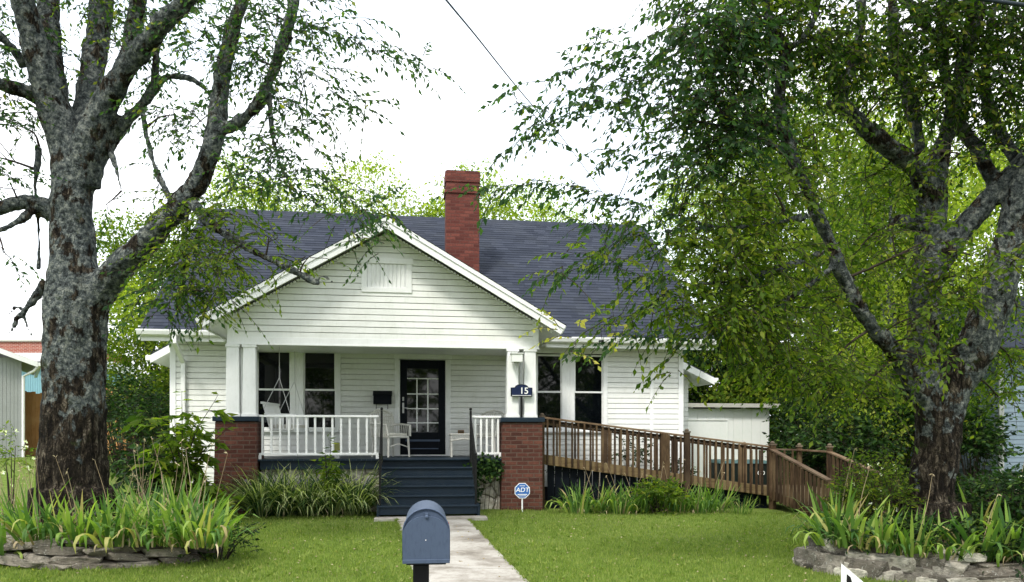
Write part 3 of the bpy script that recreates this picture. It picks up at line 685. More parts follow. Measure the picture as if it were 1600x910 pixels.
# --- piers, caps, columns
for i, (x0, x1) in enumerate(((-2.97, -2.25), (2.20, 2.96))):
    mb = MB(); d = .03
    mb.hexa([(x0 - d * 1.2, -.12, -.25), (x1 + .0, -.12, -.25), (x1 + .0, .65, -.25), (x0 - d * 1.2, .65, -.25), (x0, -.10, 1.66), (x1, -.10, 1.66), (x1, .63, 1.66), (x0, .63, 1.66)])
    po = mb.build('brick_pier', 'pier_brick', house, bevel=.012)
    MB().box(x0 - .04, x1 + .04, -.14, .67, 1.661, 1.75).build('cap', 'navy_paint', po, bevel=.012)
    cols = ((-2.79, -2.58), (-2.50, -2.29)) if i == 0 else ((2.30, 2.50), (2.63, 2.84))
    for (a, b) in cols + (((cols[0][0] + .1, cols[1][1] - .12, 1),) if False else ()):
        mb = MB(); t_ = .012
        mb.hexa([(a - t_, -.04, 1.80), (b + t_, -.04, 1.80), (b + t_, .17, 1.80), (a - t_, .17, 1.80), (a + .0, -.03, 3.0), (b, -.03, 3.0), (b, .16, 3.0), (a, .16, 3.0)])
        mb.box(a - .03, b + .03, -.06, .19, 1.751, 1.80); mb.box(a - .02, b + .02, -.045, .175, 3.0, BZ - .076)
        mb.build('column', 'white_trim', house, bevel=.004)
    a, b = (cols[0][0], cols[0][0] + .2) if i == 0 else (cols[1][0] - .02, cols[1][1] - .02)
    MB().box(a, b, .42, .6, 1.751, BZ - .076).build('column', 'white_trim', house, bevel=.004)
# --- railings
def railing(x0, x1, nb, first=None):
    mb = MB(); mb.box(x0, x1, .05, .125, 1.745, 1.785); ro = mb.build('porch_railing', 'white_rail', house, bevel=.005)
    MB().box(x0, x1, .062, .112, 1.05, 1.09).build('bottom_rail', 'white_rail', ro, bevel=.004)
    for i in range(nb):
        x = x0 + .06 + (x1 - x0 - .12) * i / (nb - 1); MB().box(x - .019, x + .019, .07, .105, 1.09, 1.745).build('baluster', 'white_rail', ro, bevel=.003)
    for x in (x0 + .01, x1 - .03): MB().box(x - .02, x + .03, .055, .115, HZ, 1.05).build('foot', 'white_rail', ro)
railing(-2.245, -.10, 14); railing(1.64, 2.195, 5)
# --- handrails of the steps (black iron)
for xx, pitch in ((-.04, 1), (1.60, 1)):
    mb = MB(); y0, y1 = -.07, -1.12; zt0, zt1 = 1.74, 1.02
    mb.beam((xx, y0, zt0), (xx, y1, zt1), .03, .022); mb.beam((xx, y0, zt0 - .62), (xx, y1, zt1 - .62), .02, .018)
    ho = mb.build('handrail', 'black_metal', house)
    m2 = MB(); m2.box(xx - .019, xx + .019, y0 - .019, y0 + .019, HZ - .1, 1.87); m2.ball((xx, y0, 1.90), .028); m2.build('newel_post', 'black_metal', ho)
    m2 = MB(); m2.box(xx - .017, xx + .017, y1 - .017, y1 + .017, .06, 1.06); m2.ball((xx, y1, 1.09), .025); m2.build('newel_post', 'black_metal', ho)
    for i in range(1, 9):
        t = i / 9; y = y0 + (y1 - y0) * t; z = zt0 + (zt1 - zt0) * t; MB().box(xx - .007, xx + .007, y - .007, y + .007, z - .64, z - .0).build('picket', 'black_metal', ho)

# ================================================================== THINGS ON THE PORCH
def hthing(name, label, cat, x, y, z, rz=0, group=None): return thing(name, label, cat, H2W(x, y, z), (0, 0, TH + rz), group)
# wall mailbox
t = hthing('wall_mailbox', 'black wall mailbox with two newspaper hooks, left of the front door', 'mailbox', -.085, WY - .03, 2.08)
MB().box(-.19, .19, -.12, 0, .0, .22).build('box', 'black_paint', t, bevel=.008)
MB().hexa([(-.2, -.15, .17), (.2, -.15, .17), (.2, 0, .24), (-.2, 0, .24), (-.2, -.15, .20), (.2, -.15, .20), (.2, 0, .29), (-.2, 0, .29)]).build('lid', 'black_paint', t, bevel=.004)
for s_ in (-.13, .11): MB().tube([(s_, -.05, 0), (s_, -.05, -.08), (s_, -.09, -.10), (s_, -.11, -.07)], .007, 6).build('hook', 'black_metal', t)
# brown outlet cover
t = hthing('outlet_box', 'small brown outlet cover on the siding right of the door', 'outlet box', PH(720, 675, WY)[0], WY - .02, PH(720, 675, WY)[1])
MB().box(-.065, .065, -.035, 0, -.04, .04).build('cover', 'brass', t, bevel=.006); MB().box(-.045, .045, -.042, -.035, -.02, .02).build('flap', 'old_wood', t, bevel=.004)
# porch lantern
xl, zl = PH(805, 560, -.05)
t = hthing('porch_lantern', 'white boxy lantern hanging on the right porch column above the number sign', 'lantern', xl, -.06, zl)
MB().hexa([(-.10, -.22, .05), (.12, -.22, .05), (.12, -.02, .05), (-.10, -.02, .05), (-.115, -.23, .08), (.135, -.23, .08), (.135, -.01, .08), (-.115, -.01, .08)]).build('roof', 'white_trim', t, bevel=.004)
MB().box(-.09, .11, -.21, -.03, -.09, .05).build('housing', 'lamp_glass', t, bevel=.006)
mb = MB(); mb.tube([(.01, -.12, -.09), (.01, -.12, -.11), (.01, -.12, -.13), (.01, -.12, -.16)], [.035, .05, .03, .022], 12).tube([(.01, -.12, -.16), (.01, -.12, -.20), (.0, -.12, -.25)], .008, 6); mb.build('fitter', 'steel', t)
# house number sign
xl, zl = PH(814, 611, -.1)
t = hthing('house_number_sign', 'arched dark blue plaque reading 15 on a short post on the right pier cap', 'number sign', xl + .01, -.10, 1.75)
zc = zl - 1.75
def arch(w, h, k, y0, y1, mat, name, zoff=0):
    pts = [(-w, -h), (w, -h), (w, h * .55), (w * .62, h * .6)] + [(w * .62 * math.cos(a), h * .6 + k * math.sin(a)) for a in [math.pi * i / 10 for i in range(1, 10)]] + [(-w * .62, h * .6), (-w, h * .55)]
    mb = MB(); n = len(pts); mb.quad(*[(x, y0, zc + z) for x, z in pts]); mb.quad(*[(x, y1, zc + z) for x, z in reversed(pts)])
    for i in range(n):
        a, b = pts[i], pts[(i + 1) % n]; mb.quad((a[0], y0, zc + a[1]), (a[0], y1, zc + a[1]), (b[0], y1, zc + b[1]), (b[0], y0, zc + b[1]))
    return mb.build(name, mat, t)
arch(.205, .108, .06, -.02, .01, 'black_paint', 'frame'); arch(.19, .094, .055, -.024, -.0205, 'sign_navy', 'plaque')
MB().box(-.185, .185, -.027, -.0245, zc - .092, zc - .083).build('trim_line', 'letter_white', t)
MB().box(-.02, .02, -.01, .02, 0, zc - .1).build('post', 'black_metal', t)
text('number', '15', .17, 'letter_white', t, (.045, -.028, zc - .005))
# bottle by the railing
xb, zb = PH(527, 705, .25)
t = hthing('glass_bottle', 'small glass bottle with yellowish neck label standing inside the left railing', 'bottle', xb, .25, HZ)
MB().tube([(0, 0, 0), (0, 0, .01), (0, 0, .12), (0, 0, .15)], [.045, .05, .05, .03], 12).build('glass', 'lamp_glass', t, True)
MB().box(-.05, .05, -.045, .045, .15, .30).build('top', 'clear_bottle', t, bevel=.008)
# wicker chairs
def wicker_chair(label, x, y, rz):
    t = hthing('wicker_chair', label, 'chair', x, y, HZ, rz, 'wicker chairs on the porch')
    MB().box(-.27, .27, -.26, .26, .38, .43).build('seat', 'wicker', t, bevel=.02)
    MB().box(-.24, .24, -.24, .2, .43, .48).build('cushion', 'cushion', t, bevel=.02)
    mb = MB(); n = 12
    for i in range(n):
        u = -.26 + .52 * i / (n - 1); mb.tube([(u, .24, .4), (u * 1.08, .31, .95 - abs(u) * .25)], .014, 5)
    for k in range(7):
        z = .48 + k * .07; mb.tube([(-.27, .25 + (z - .4) * .12, z), (.27, .25 + (z - .4) * .12, z)], .012, 5)
    mb.tube([(-.28, .25, .4), (-.29, .30, .84), (-.18, .32, .93), (0, .325, .97), (.18, .32, .93), (.29, .30, .84), (.28, .25, .4)], .022, 7); mb.build('backrest', 'wicker', t)
    for s_ in (-1, 1):
        m = MB(); m.tube([(s_ * .29, .28, .66), (s_ * .32, .05, .67), (s_ * .31, -.24, .64), (s_ * .28, -.27, .42)], .022, 7); 
        for k in range(8): m.tube([(s_ * .30, .22 - k * .06, .41), (s_ * .31, .22 - k * .06, .66)], .009, 5)
        m.build('armrest', 'wicker', t)
        for yy in (-.24, .24): MB().tube([(s_ * .25, yy, .39), (s_ * .27, yy * 1.08, 0)], [.024, .018], 7).build('leg', 'wicker', t)
    m = MB().tube([(-.25, -.24, .2), (0, -.24, .27), (.25, -.24, .2)], .012, 6); m.build('stretcher', 'wicker', t)
xa = PH(612, 690, 1.25)[0]
wicker_chair('off-white wicker armchair left of the front door behind the railing', xa - .02, 1.35, R(40))
wicker_chair('off-white wicker armchair at the right end of the porch beside the brick pier', PH(762, 690, 1.5)[0], 1.45, R(-30))
xs = PH(722, 690, 1.5)[0]
t = hthing('wicker_table', 'low off-white wicker side table right of the front door', 'side table', xs, 1.2, HZ)
mb = MB().box(-.28, .28, -.2, .2, .44, .475); mb.build('top', 'wicker', t, bevel=.015)
mb = MB()
for k in range(16): mb.tube([(-.26 + k * .034, -.19, .34), (-.26 + k * .034 + .02, -.19, .44)], .008, 5)
mb.tube([(-.26, -.19, .33), (0, -.19, .37), (.26, -.19, .33)], .014, 6); mb.build('apron', 'wicker', t)
for sx in (-1, 1):
    for sy in (-1, 1): MB().tube([(sx * .25, sy * .17, .44), (sx * .24, sy * .17, 0)], .017, 7).build('leg', 'wicker', t)
# porch swing
xs, zs = PH(452, 672, 1.05)
t = hthing('porch_swing', 'white wicker porch swing hanging on chains before the left windows', 'porch swing', xs, 1.1, zs - .02, R(82))
MB().box(-.50, .50, -.24, .24, .0, .04).box(-.5, .5, -.25, -.21, -.03, .06).build('seat', 'white_rail', t, bevel=.01)
MB().box(-.46, .46, -.22, .2, .04, .12).build('cushion', 'cushion', t, bevel=.03)
mb = MB()
for k in range(15): mb.beam((-.47 + k * .067, .235, .03), (-.47 + k * .067, .37, .52), .04, .015)
mb.beam((-.52, .375, .53), (.52, .375, .53), .05, .04); mb.beam((-.5, .24, .06), (.5, .24, .06), .03, .03); mb.build('backrest', 'white_rail', t)
for s_ in (-1, 1):
    m = MB(); m.beam((s_ * .5, -.24, .30), (s_ * .5, .33, .32), .05, .03); m.beam((s_ * .5, -.22, .02), (s_ * .5, -.22, .30), .035, .035)
    for k in range(6): m.beam((s_ * .5, -.16 + k * .07, .03), (s_ * .5, -.16 + k * .07, .30), .012, .03)
    m.build('armrest', 'white_rail', t)
    top = 3.14 - zs
    m = MB(); ring = (s_ * .5, .05, 1.0)
    m.tube([(s_ * .5, -.23, .06), ring], .007, 5).tube([(s_ * .5, .34, .42), ring], .007, 5).tube([ring, (s_ * .5, .05, top)], .007, 5); m.build('chain', 'steel', t)

# ================================================================== RAMP
ramp = thing('wheelchair_ramp', 'brown timber wheelchair ramp with slatted railings right of the porch', 'ramp', H2W(3.0, .3, 0), (0, 0, TH))
rx = lambda x: x - 3.0
def rp(x, y, z): return (x - 3.0, y - .3, z)
X0, X1, X2 = 3.05, 7.72, 9.0
dk = lambda x: 1.0 + (x - X0) / (X1 - X0) * (.33 - 1.0)
mb = MB(); n = 36
for i in range(n):
    a, b = X0 + (X1 - X0) * i / n, X0 + (X1 - X0) * (i + 1) / n - .008
    mb.hexa([rp(a, .34, dk(a) - .035), rp(b, .34, dk(b) - .035), rp(b, 1.5, dk(b) - .035), rp(a, 1.5, dk(a) - .035), rp(a, .34, dk(a)), rp(b, .34, dk(b)), rp(b, 1.5, dk(b)), rp(a, 1.5, dk(a))])
mb.box(X1 - 3, X2 - 3, .02, 1.2, .295, .33)
for i in range(16):
    a, b = .3 - i * .14, .3 - (i + 1) * .14 + .008; za, zb = .33 - i * .021, .33 - (i + 1) * .021
    mb.hexa([rp(X1, b, zb - .03), rp(X2, b, zb - .03), rp(X2, a, za - .03), rp(X1, a, za - .03), rp(X1, b, zb), rp(X2, b, zb), rp(X2, a, za), rp(X1, a, za)])
mb.build('deck', 'deck_wood', ramp)
mb = MB()
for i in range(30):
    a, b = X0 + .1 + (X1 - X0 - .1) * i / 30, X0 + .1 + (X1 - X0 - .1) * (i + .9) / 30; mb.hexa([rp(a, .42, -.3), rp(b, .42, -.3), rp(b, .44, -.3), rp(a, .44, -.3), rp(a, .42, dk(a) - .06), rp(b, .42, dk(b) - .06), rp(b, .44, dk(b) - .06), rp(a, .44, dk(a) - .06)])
mb.build('shade_boards', 'black_paint', ramp)  # black boards added in place of the deep shade under the deck
def slope_beam(a, b, w, h, mat, name): return MB().beam(rp(*a), rp(*b), w, h).build(name, mat, ramp, bevel=.004)
for y in (.30, 1.5):
    slope_beam((X0, y, dk(X0) - .05), (X1, y, dk(X1) - .05), .04, .19, 'deck_wood', 'fascia_board')
    slope_beam((X0, y, 1.76), (X1, y, 1.185), .10, .035, 'rail_wood', 'handrail')
    slope_beam((X0, y + .02, 1.70), (X1, y + .02, 1.125), .035, .05, 'ramp_wood', 'upper_rail')
slope_beam((X2, .3, .26), (X1, .3, .26), .035, .14, 'ramp_wood', 'landing_edge')
slope_beam((X1, 1.5, 1.14), (X2, 1.5, 1.10), .10, .035, 'rail_wood', 'handrail'); slope_beam((X2, 1.5, 1.10), (X2, .3, 1.08), .10, .035, 'rail_wood', 'handrail')
slope_beam((X1, 1.5, .26), (X2, 1.5, .26), .04, .16, 'ramp_wood', 'fascia_board'); slope_beam((X2, 1.5, .26), (X2, .3, .26), .04, .16, 'ramp_wood', 'fascia_board')
YE = -1.9
for x, z0, z1 in ((X1, 1.15, .62), (X2, 1.08, .60)):
    slope_beam((x, .3, z0), (x, YE, z1), .11, .035, 'rail_wood', 'handrail')
    slope_beam((x, .3, .24), (x, YE, -.04), .04, .16, 'ramp_wood', 'fascia_board')
# balusters: one each; front run, back run, landing and lower run
def bal(x, y, z0, z1, w=.036): MB().box(x - 3 - w / 2, x - 3 + w / 2, y - .3 - .018, y - .3 + .018, z0, z1).build('baluster', 'ramp_wood', ramp, bevel=.003)
nb = 38
for i in range(nb):
    x = X0 + .07 + (X1 - X0 - .14) * i / (nb - 1); zt = 1.74 + (x - X0) / (X1 - X0) * -.575; bal(x, .262, dk(x) - .13, zt - .004)
for i in range(22):
    x = X0 + .5 + (X1 - X0 - .6) * i / 21; zt = 1.74 + (x - X0) / (X1 - X0) * -.575; bal(x, 1.462, dk(x) - .1, zt - .004)
for i in range(6):
    x = X1 + .15 + i * .19; bal(x, 1.462, .2, 1.10)
for i in range(15):
    y = .2 - i * .14; t_ = (.3 - y) / (.3 - YE)
    x = X1 - .045; MB().box(x - 3 - .018, x - 3 + .018, y - .3 - .028, y - .3 + .028, .14 - t_ * .26, 1.12 - t_ * .53).build('baluster', 'ramp_wood', ramp, bevel=.003)
for i in range(15):
    y = .2 - i * .14; t_ = (.3 - y) / (.3 - YE)
    x = X2 - .045; MB().box(x - 3 - .018, x - 3 + .018, y - .3 - .028, y - .3 + .028, .14 - t_ * .26, 1.05 - t_ * .48).build('baluster', 'ramp_wood', ramp, bevel=.003)
def post(x, y, z1, w=.09, cap=True):
    o = MB().box(x - 3 - w / 2, x - 3 + w / 2, y - .3 - w / 2, y - .3 + w / 2, -.3, z1).build('post', 'ramp_wood', ramp, bevel=.006)
    if cap: MB().box(x - 3 - w / 2 - .012, x - 3 + w / 2 + .012, y - .3 - w / 2 - .012, y - .3 + w / 2 + .012, z1 + .001, z1 + .03).ball((x - 3, y - .3, z1 + .05), .045, 10, 1, 1, .7).build('post_cap', 'old_wood', o)
post(3.02, .30, 1.77); post(5.48, .30, 1.46, .14, False); post(5.93, .235, 1.47, .10); post(6.15, 1.5, 1.36); post(4.6, 1.5, 1.6, .09, False)
post(X1 + .02, .245, 1.22, .11); post(X1, 1.5, 1.2); post(X2, 1.5, 1.17); post(X2 + .01, .3, 1.17); post(X1 + .01, YE + .05, .62, .09, False); post(X2, YE + .05, .60, .09, False); post(X1 - 1.5, .9, .3, .1, False)

# ================================================================== BEHIND THE RAMP
for i, (x, lab) in enumerate(((7.95, 'dark green wheeled rubbish bin with plain front, left one behind the ramp railing'), (8.62, 'dark wheeled rubbish bin with white numbers 6020, behind the ramp railing'))):
    t = hthing('wheeled_bin', lab, 'rubbish bin', x, 3.0, gz(*H2W(x, 3.0).xy), 0, 'rubbish bins behind the ramp')
    MB().hexa([(-.24, -.24, .06), (.24, -.24, .06), (.24, .26, .06), (-.24, .26, .06), (-.29, -.31, .84), (.29, -.31, .84), (.29, .31, .84), (-.29, .31, .84)]).build('body', 'bin_plastic', t, bevel=.02)
    MB().hexa([(-.31, -.35, .842), (.31, -.35, .842), (.31, .33, .842), (-.31, .33, .842), (-.27, -.28, .91), (.27, -.28, .91), (.27, .30, .93), (-.27, .30, .93)]).build('lid', 'bin_lid', t, bevel=.02)
    for s_ in (-.26, .26): MB().tube([(s_ - .03, .24, .1), (s_ + .03, .24, .1)], .1, 14).build('wheel', 'rubber', t)
    if i: text('bin_number', '6020', .12, 'letter_white', t, (0.04, -.31, .62), (R(94), 0, 0), ext=.003)
# garage
gx, gy = 9.3, 8.3; zg = -.15
t = hthing('garage', 'low white painted garage with flat roof behind the ramp', 'garage', gx, gy, zg)
mb = MB()
for i in range(18):
    a = -2.9 + i * .294; mb.box(a, a + .289, 0, .04, 0, 2.42 + .0)
mb.box(-2.9, 2.4, .042, 5, 0, 2.42); mb.build('wall', 'garage_white', t)
MB().box(-.75, 1.0, -.02, -.001, 0, 2.02).build('door', 'garage_white', t, bevel=.004)
MB().box(-.79, -.751, -.035, -.001, 0, 2.06).box(1.001, 1.04, -.035, -.001, 0, 2.06).box(-.79, 1.04, -.036, -.001, 2.061, 2.1).build('door_frame', 'garage_white', t)
MB().box(-3.0, 2.65, -.22, 5.2, 2.52, 2.58).box(-3.0, 2.65, -.24, -.221, 2.46, 2.57).build('roof', 'pale_concrete', t)
mb = MB()
for k in range(7): mb.box(-2.8 + k * .85, -2.74 + k * .85, -.215, 0, 2.43, 2.515)
mb.build('rafter', 'white_trim', t)
mb = MB().tube([(-.9, -.25, 2.43), (-.9, -.25, 2.35)], .02, 8).ball((-.9, -.25, 2.31), .055); mb.build('lamp', 'lamp_glass', t)

# ================================================================== NEIGHBOURS
# grey shed at the far left
D = 24; zf = gz(P(20, 700, D).x, D)
px = lambda p: (p - 800) / 1200 * D; pz = lambda q: 1.36 - (q - 685) / 1200 * D
t = thing('grey_outbuilding', 'grey outbuilding with vertical boards and pale roof at the left edge', 'outbuilding', (px(34), D, zf - .1), (0, 0, R(33)))
k_ = D / 1200 / math.cos(R(33)); hW = (685 - 560) * D / 1200 + 1.36 - zf + .1
mb = MB()
for i in range(34): mb.box(-.099 * (i + 1), -.099 * i - .008, 0, .03, 0, hW)
mb.box(-3.4, -.004, .032, 5, 0, hW); mb.build('wall', 'grey_siding', t)
xe, ze = .42, (685 - 566) * D / 1200 + 1.36 - zf + .1; xi, zi = -2.2, ze + 1.0
MB().hexa([(xi, -.35, zi - .04), (xe, -.35, ze - .04), (xe, 5.2, ze - .04), (xi, 5.2, zi - .04), (xi, -.35, zi), (xe, -.35, ze), (xe, 5.2, ze), (xi, 5.2, zi)]).build('roof', 'pale_concrete', t)
MB().hexa([(xi, -.38, zi - .17), (xe, -.38, ze - .17), (xe, -.352, ze - .17), (xi, -.352, zi - .17), (xi, -.38, zi - .02), (xe, -.38, ze - .02), (xe, -.352, ze - .02), (xi, -.352, zi - .02)]).build('fascia', 'white_trim', t)
MB().box(xe + .01, xe + .1, -.38, 5.2, ze - .13, ze - .02).build('gutter', 'white_trim', t)
MB().tube([(xe + .05, -.3, ze - .1), (xe - .1, -.2, ze - .28), (.04, -.06, ze - .45), (.04, -.06, .1)], .045, 8).build('downspout', 'white_trim', t)
# board fence
D = 25.2; xa, xb = px(30), px(205) 
xa, xb = (28 - 800) / 1200 * D, (215 - 800) / 1200 * D
t = thing('board_fence', 'orange brown timber board fence behind the left tree', 'fence', (xa, D, gz(xa, D)))
n = int((xb - xa) / .145)
mb = MB()
for i in range(n): h = 2.15 + random.uniform(-.03, .03) - .12 * math.sin(i * .2); mb.box(i * .145, i * .145 + .138, 0, .02, -.2, h)
mb.build('boards', 'fence_wood', t)
for k in range(3): MB().box(k * 1.6, k * 1.6 + .1, .025, .12, -.3, 2.1).build('post', 'old_wood', t)
MB().box(0, xb - xa, .022, .06, .4, .5).box(0, xb - xa, .022, .06, 1.7, 1.8).build('rail', 'old_wood', t)
# teal metal building and red brick building
D = 33; q = lambda p: (p - 800) / 1200 * D; qz = lambda p: 1.36 - (p - 685) / 1200 * D
t = thing('teal_building', 'pale teal metal building with white edge behind the board fence', 'building', (q(60), D, .5))
mb = MB()
for i in range(36):
    a = -2.4 + i * .1; mb.box(a, a + .06, -.012, .0, 0, qz(571) - .5)
mb.box(-2.4, 1.2, 0, 6, 0, qz(571) - .5); mb.build('wall', 'teal_metal', t)
MB().box(-2.6, 1.35, -.3, 6.2, qz(570) - .5, qz(553) - .5).build('roof', 'sign_white', t, bevel=.02); MB().box(-2.6, 1.35, -.32, -.301, qz(570) - .5 - .02, qz(566) - .5).build('fascia', 'dark_box', t)
D = 42; t = thing('brick_building', 'low red brick building with flat roof far behind the outbuilding', 'building', (q(0), D, .5))
MB().box(-8, (75 - 0) / 1200 * D, 0, 9, 0, 1.36 + (685 - 534) / 1200 * D - .5).build('wall', 'far_brick', t); MB().box(-8.1, (77) / 1200 * D, -.1, 9.1, 1.36 + 151 / 1200 * D - .499, 1.36 + 154 / 1200 * D - .5).build('coping', 'pale_concrete', t)
# blue grey house at the right edge
D = 19.5; xh = (1562 - 800) / 1200 * D; zg = gz(xh, D)
t = thing('blue_grey_house', 'blue grey clapboard house behind the right tree at the right edge', 'house', (xh, D, zg))
mb = MB(); clap(mb, 0, 5, .3, 3.3, lambda u, o, z: (u, -o, z)); clap(mb, 0, 8, .3, 3.3, lambda u, o, z: (-o, 8 - u, z)); mb.box(.01, 5, .01, 8, -.1, 3.3); mb.build('wall', 'blue_grey_siding', t)
MB().box(-.03, .09, -.04, .0, 0, 3.3).build('corner_board', 'grey_siding', t)
MB().hexa([(-.4, -.5, 3.3), (5.2, -.5, 3.3), (5.2, 4, 5.4), (-.4, 4, 5.4), (-.4, -.5, 3.4), (5.2, -.5, 3.4), (5.2, 4, 5.5), (-.4, 4, 5.5)]).hexa([(-.4, 4.01, 5.4), (5.2, 4.01, 5.4), (5.2, 8.5, 3.3), (-.4, 8.5, 3.3), (-.4, 4.01, 5.5), (5.2, 4.01, 5.5), (5.2, 8.5, 3.4), (-.4, 8.5, 3.4)]).build('roof', 'shingle', t)

# ================================================================== SECURITY SIGN, STREET MAILBOX, YARD SIGN
xs_, zs_ = PH(816, 767, -.45)
t = hthing('security_sign', 'blue and white octagonal alarm sign on a thin white stake before the right pier', 'yard sign', xs_, -.45, 0)
def octa(r, y0, y1, mat, name):
    pts = [(r * math.cos(R(22.5 + 45 * i)), r * math.sin(R(22.5 + 45 * i))) for i in range(8)]; mb = MB()
    mb.quad(*[(x, y0, zs_ + z) for x, z in pts]); mb.quad(*[(x, y1, zs_ + z) for x, z in reversed(pts)])
    for i in range(8): a, b = pts[i], pts[(i + 1) % 8]; mb.quad((a[0], y0, zs_ + a[1]), (a[0], y1, zs_ + a[1]), (b[0], y1, zs_ + b[1]), (b[0], y0, zs_ + b[1]))
    mb.build(name, mat, t)
octa(.152, -.006, .006, 'sign_white', 'plate'); octa(.138, -.0085, -.0065, 'sign_blue', 'face')
text('lettering', 'ADT', .115, 'letter_white', t, (0, -.010, zs_ + .012), sx=1.05, font_shear=.15)
MB().box(-.09, .09, -.0105, -.009, zs_ - .075, zs_ - .06).box(-.07, .07, -.0105, -.009, zs_ - .1, zs_ - .09).box(-.05, .05, -.0105, -.009, zs_ + .085, zs_ + .095).build('text_band', 'letter_white', t)
MB().box(-.012, .012, .007, .02, -.1, zs_ + .05).build('stake', 'sign_white', t)

# street mailbox, 2.75 m from the camera
D = 3.45; c0 = P(666, 877, D); s = D / 1200
t = thing('street_mailbox', 'grey metal mailbox with rounded top on a black post by the street', 'mailbox', (c0.x, D, gz(c0.x, D)), (0, 0, R(6.4)))
zb = c0.z - gz(c0.x, D); hw = 36.5 * s; hs = 46 * s; Lb = .48; tot = 82 * s
def prof(w, h0, top, n=16):
    return [(-w, 0), (-w, h0)] + [(-w * math.cos(math.pi * i / n), h0 + top * math.sin(math.pi * i / n)) for i in range(1, n)] + [(w, h0), (w, 0)]
def prism(pr, y0, y1, mat, name, parent, zo=0, smooth=False, taper=1.0, xo=0):
    mb = MB(); n = len(pr); a = [(x + xo, y0, zo + z) for x, z in pr]; b = [(x * taper + xo, y1, zo + z * taper) for x, z in pr]
    mb.quad(*a); mb.quad(*reversed(b))
    for i in range(n): j = (i + 1) % n; mb.quad(a[j], a[i], b[i], b[j])
    return mb.build(name, mat, parent, bevel=.002)
ptop = tot - hs
bo = prism(prof(hw * .97, hs, ptop * 1.0), 0.0, Lb, 'grey_metal', 'box', t, zb)
# door: slightly smaller rounded plate set into the hooded front
do_ = prism(prof(hw * .99, hs * .95, ptop * .80), -.028, -.003, 'grey_metal', 'door', t, zb - .004)
m = MB().tube([(-hw * .985, -.006, zb)] + [(x * 1.0, -.006, zb + z) for x, z in prof(hw * .985, hs, ptop)][1:-1] + [(hw * .985, -.006, zb)], .0035, 8); m.build('hood_rim', 'grey_metal', t, smooth=True)
m = MB().box(-hw, hw, -.033, -.0285, zb - .006, zb + .012); m.build('door_lip', 'grey_metal', t, bevel=.002)
m = MB().ball((0.002, -.035, zb + tot - .034), .0085, 12, 1, .5, 1).box(-.005, .009, -.034, -.004, zb + tot - .030, zb + tot - .018); m.build('latch', 'grey_metal', t)
m = MB().tube([(-.002, -.029, zb + .098), (-.002, -.0305, zb + .098)], .0025, 8); m.build('rivet', 'sign_white', t)
MB().box(hw * .99, hw + .003, .20, .22, zb + .06, zb + .15).box(hw + .0031, hw + .005, .20, .30, zb + .06, zb + .085).build('flag', 'flag_red', t)
MB().box(-.06, .013, .03, .10, -.3, zb - .02).build('post', 'black_metal', t, bevel=.006)
MB().box(-hw * .85, hw * .85, .02, .45, zb - .02, zb - .005).build('base_board', 'dark_box', t)
# white yard sign, tilted
D = 5.2; c1 = P(1315, 881, D); Ms = Matrix.Rotation(R(36), 4, 'Y')
t = thing('lawn_sign', 'tilted white lawn sign with a bold black letter at the bottom edge', 'yard sign', (c1.x + .1, D, gz(c1.x, D)))
oz = c1.z - gz(c1.x, D)
mb = MB(); a = R(40); ex = Vector((math.cos(a), 0, -math.sin(a))); ez = Vector((-.02, 0, -1)).normalized(); o_ = Vector((-.1, 0, oz))
pts = [o_, o_ + ex * .50, o_ + ex * .50 + ez * .34, o_ + ez * .34]
mb.hexa([tuple(p + Vector((0, dy, 0))) for dy in (0,) for p in pts[::-1]] + [tuple(p + Vector((0, .006, 0))) for p in pts[::-1]]); mb.build('panel', 'sign_white', t)
def slab(poly, y0, y1):
    mb = MB(); mb.quad(*[tuple(o_ + ex * u + ez * v + Vector((0, y0, 0))) for u, v in poly]); return mb
letter = [(.045, .045), (.075, .045), (.13, .12), (.13, .055), (.16, .055), (.16, .19), (.13, .19), (.075, .11), (.075, .18), (.045, .18)]
slabs = MB(); 
for a_, b_ in (((.045, .04), (.075, .18)), ((.13, .04), (.16, .18))):
    slabs.quad(*[tuple(o_ + ex * u + ez * v + Vector((0, -.002, 0))) for u, v in ((a_[0], a_[1]), (a_[0], b_[1]), (b_[0], b_[1]), (b_[0], a_[1]))])
slabs.quad(*[tuple(o_ + ex * u + ez * v + Vector((0, -.0025, 0))) for u, v in ((.05, .04), (.125, .18), (.155, .18), (.08, .04))])
slabs.build('letter', 'letter_black', t)
for u in (.1, .4): MB().box(o_.x + u * .75 - .004, o_.x + u * .75 + .004, .008, .016, -.1, .28 - u * .5 + .06).build('wire_stake', 'steel', t)

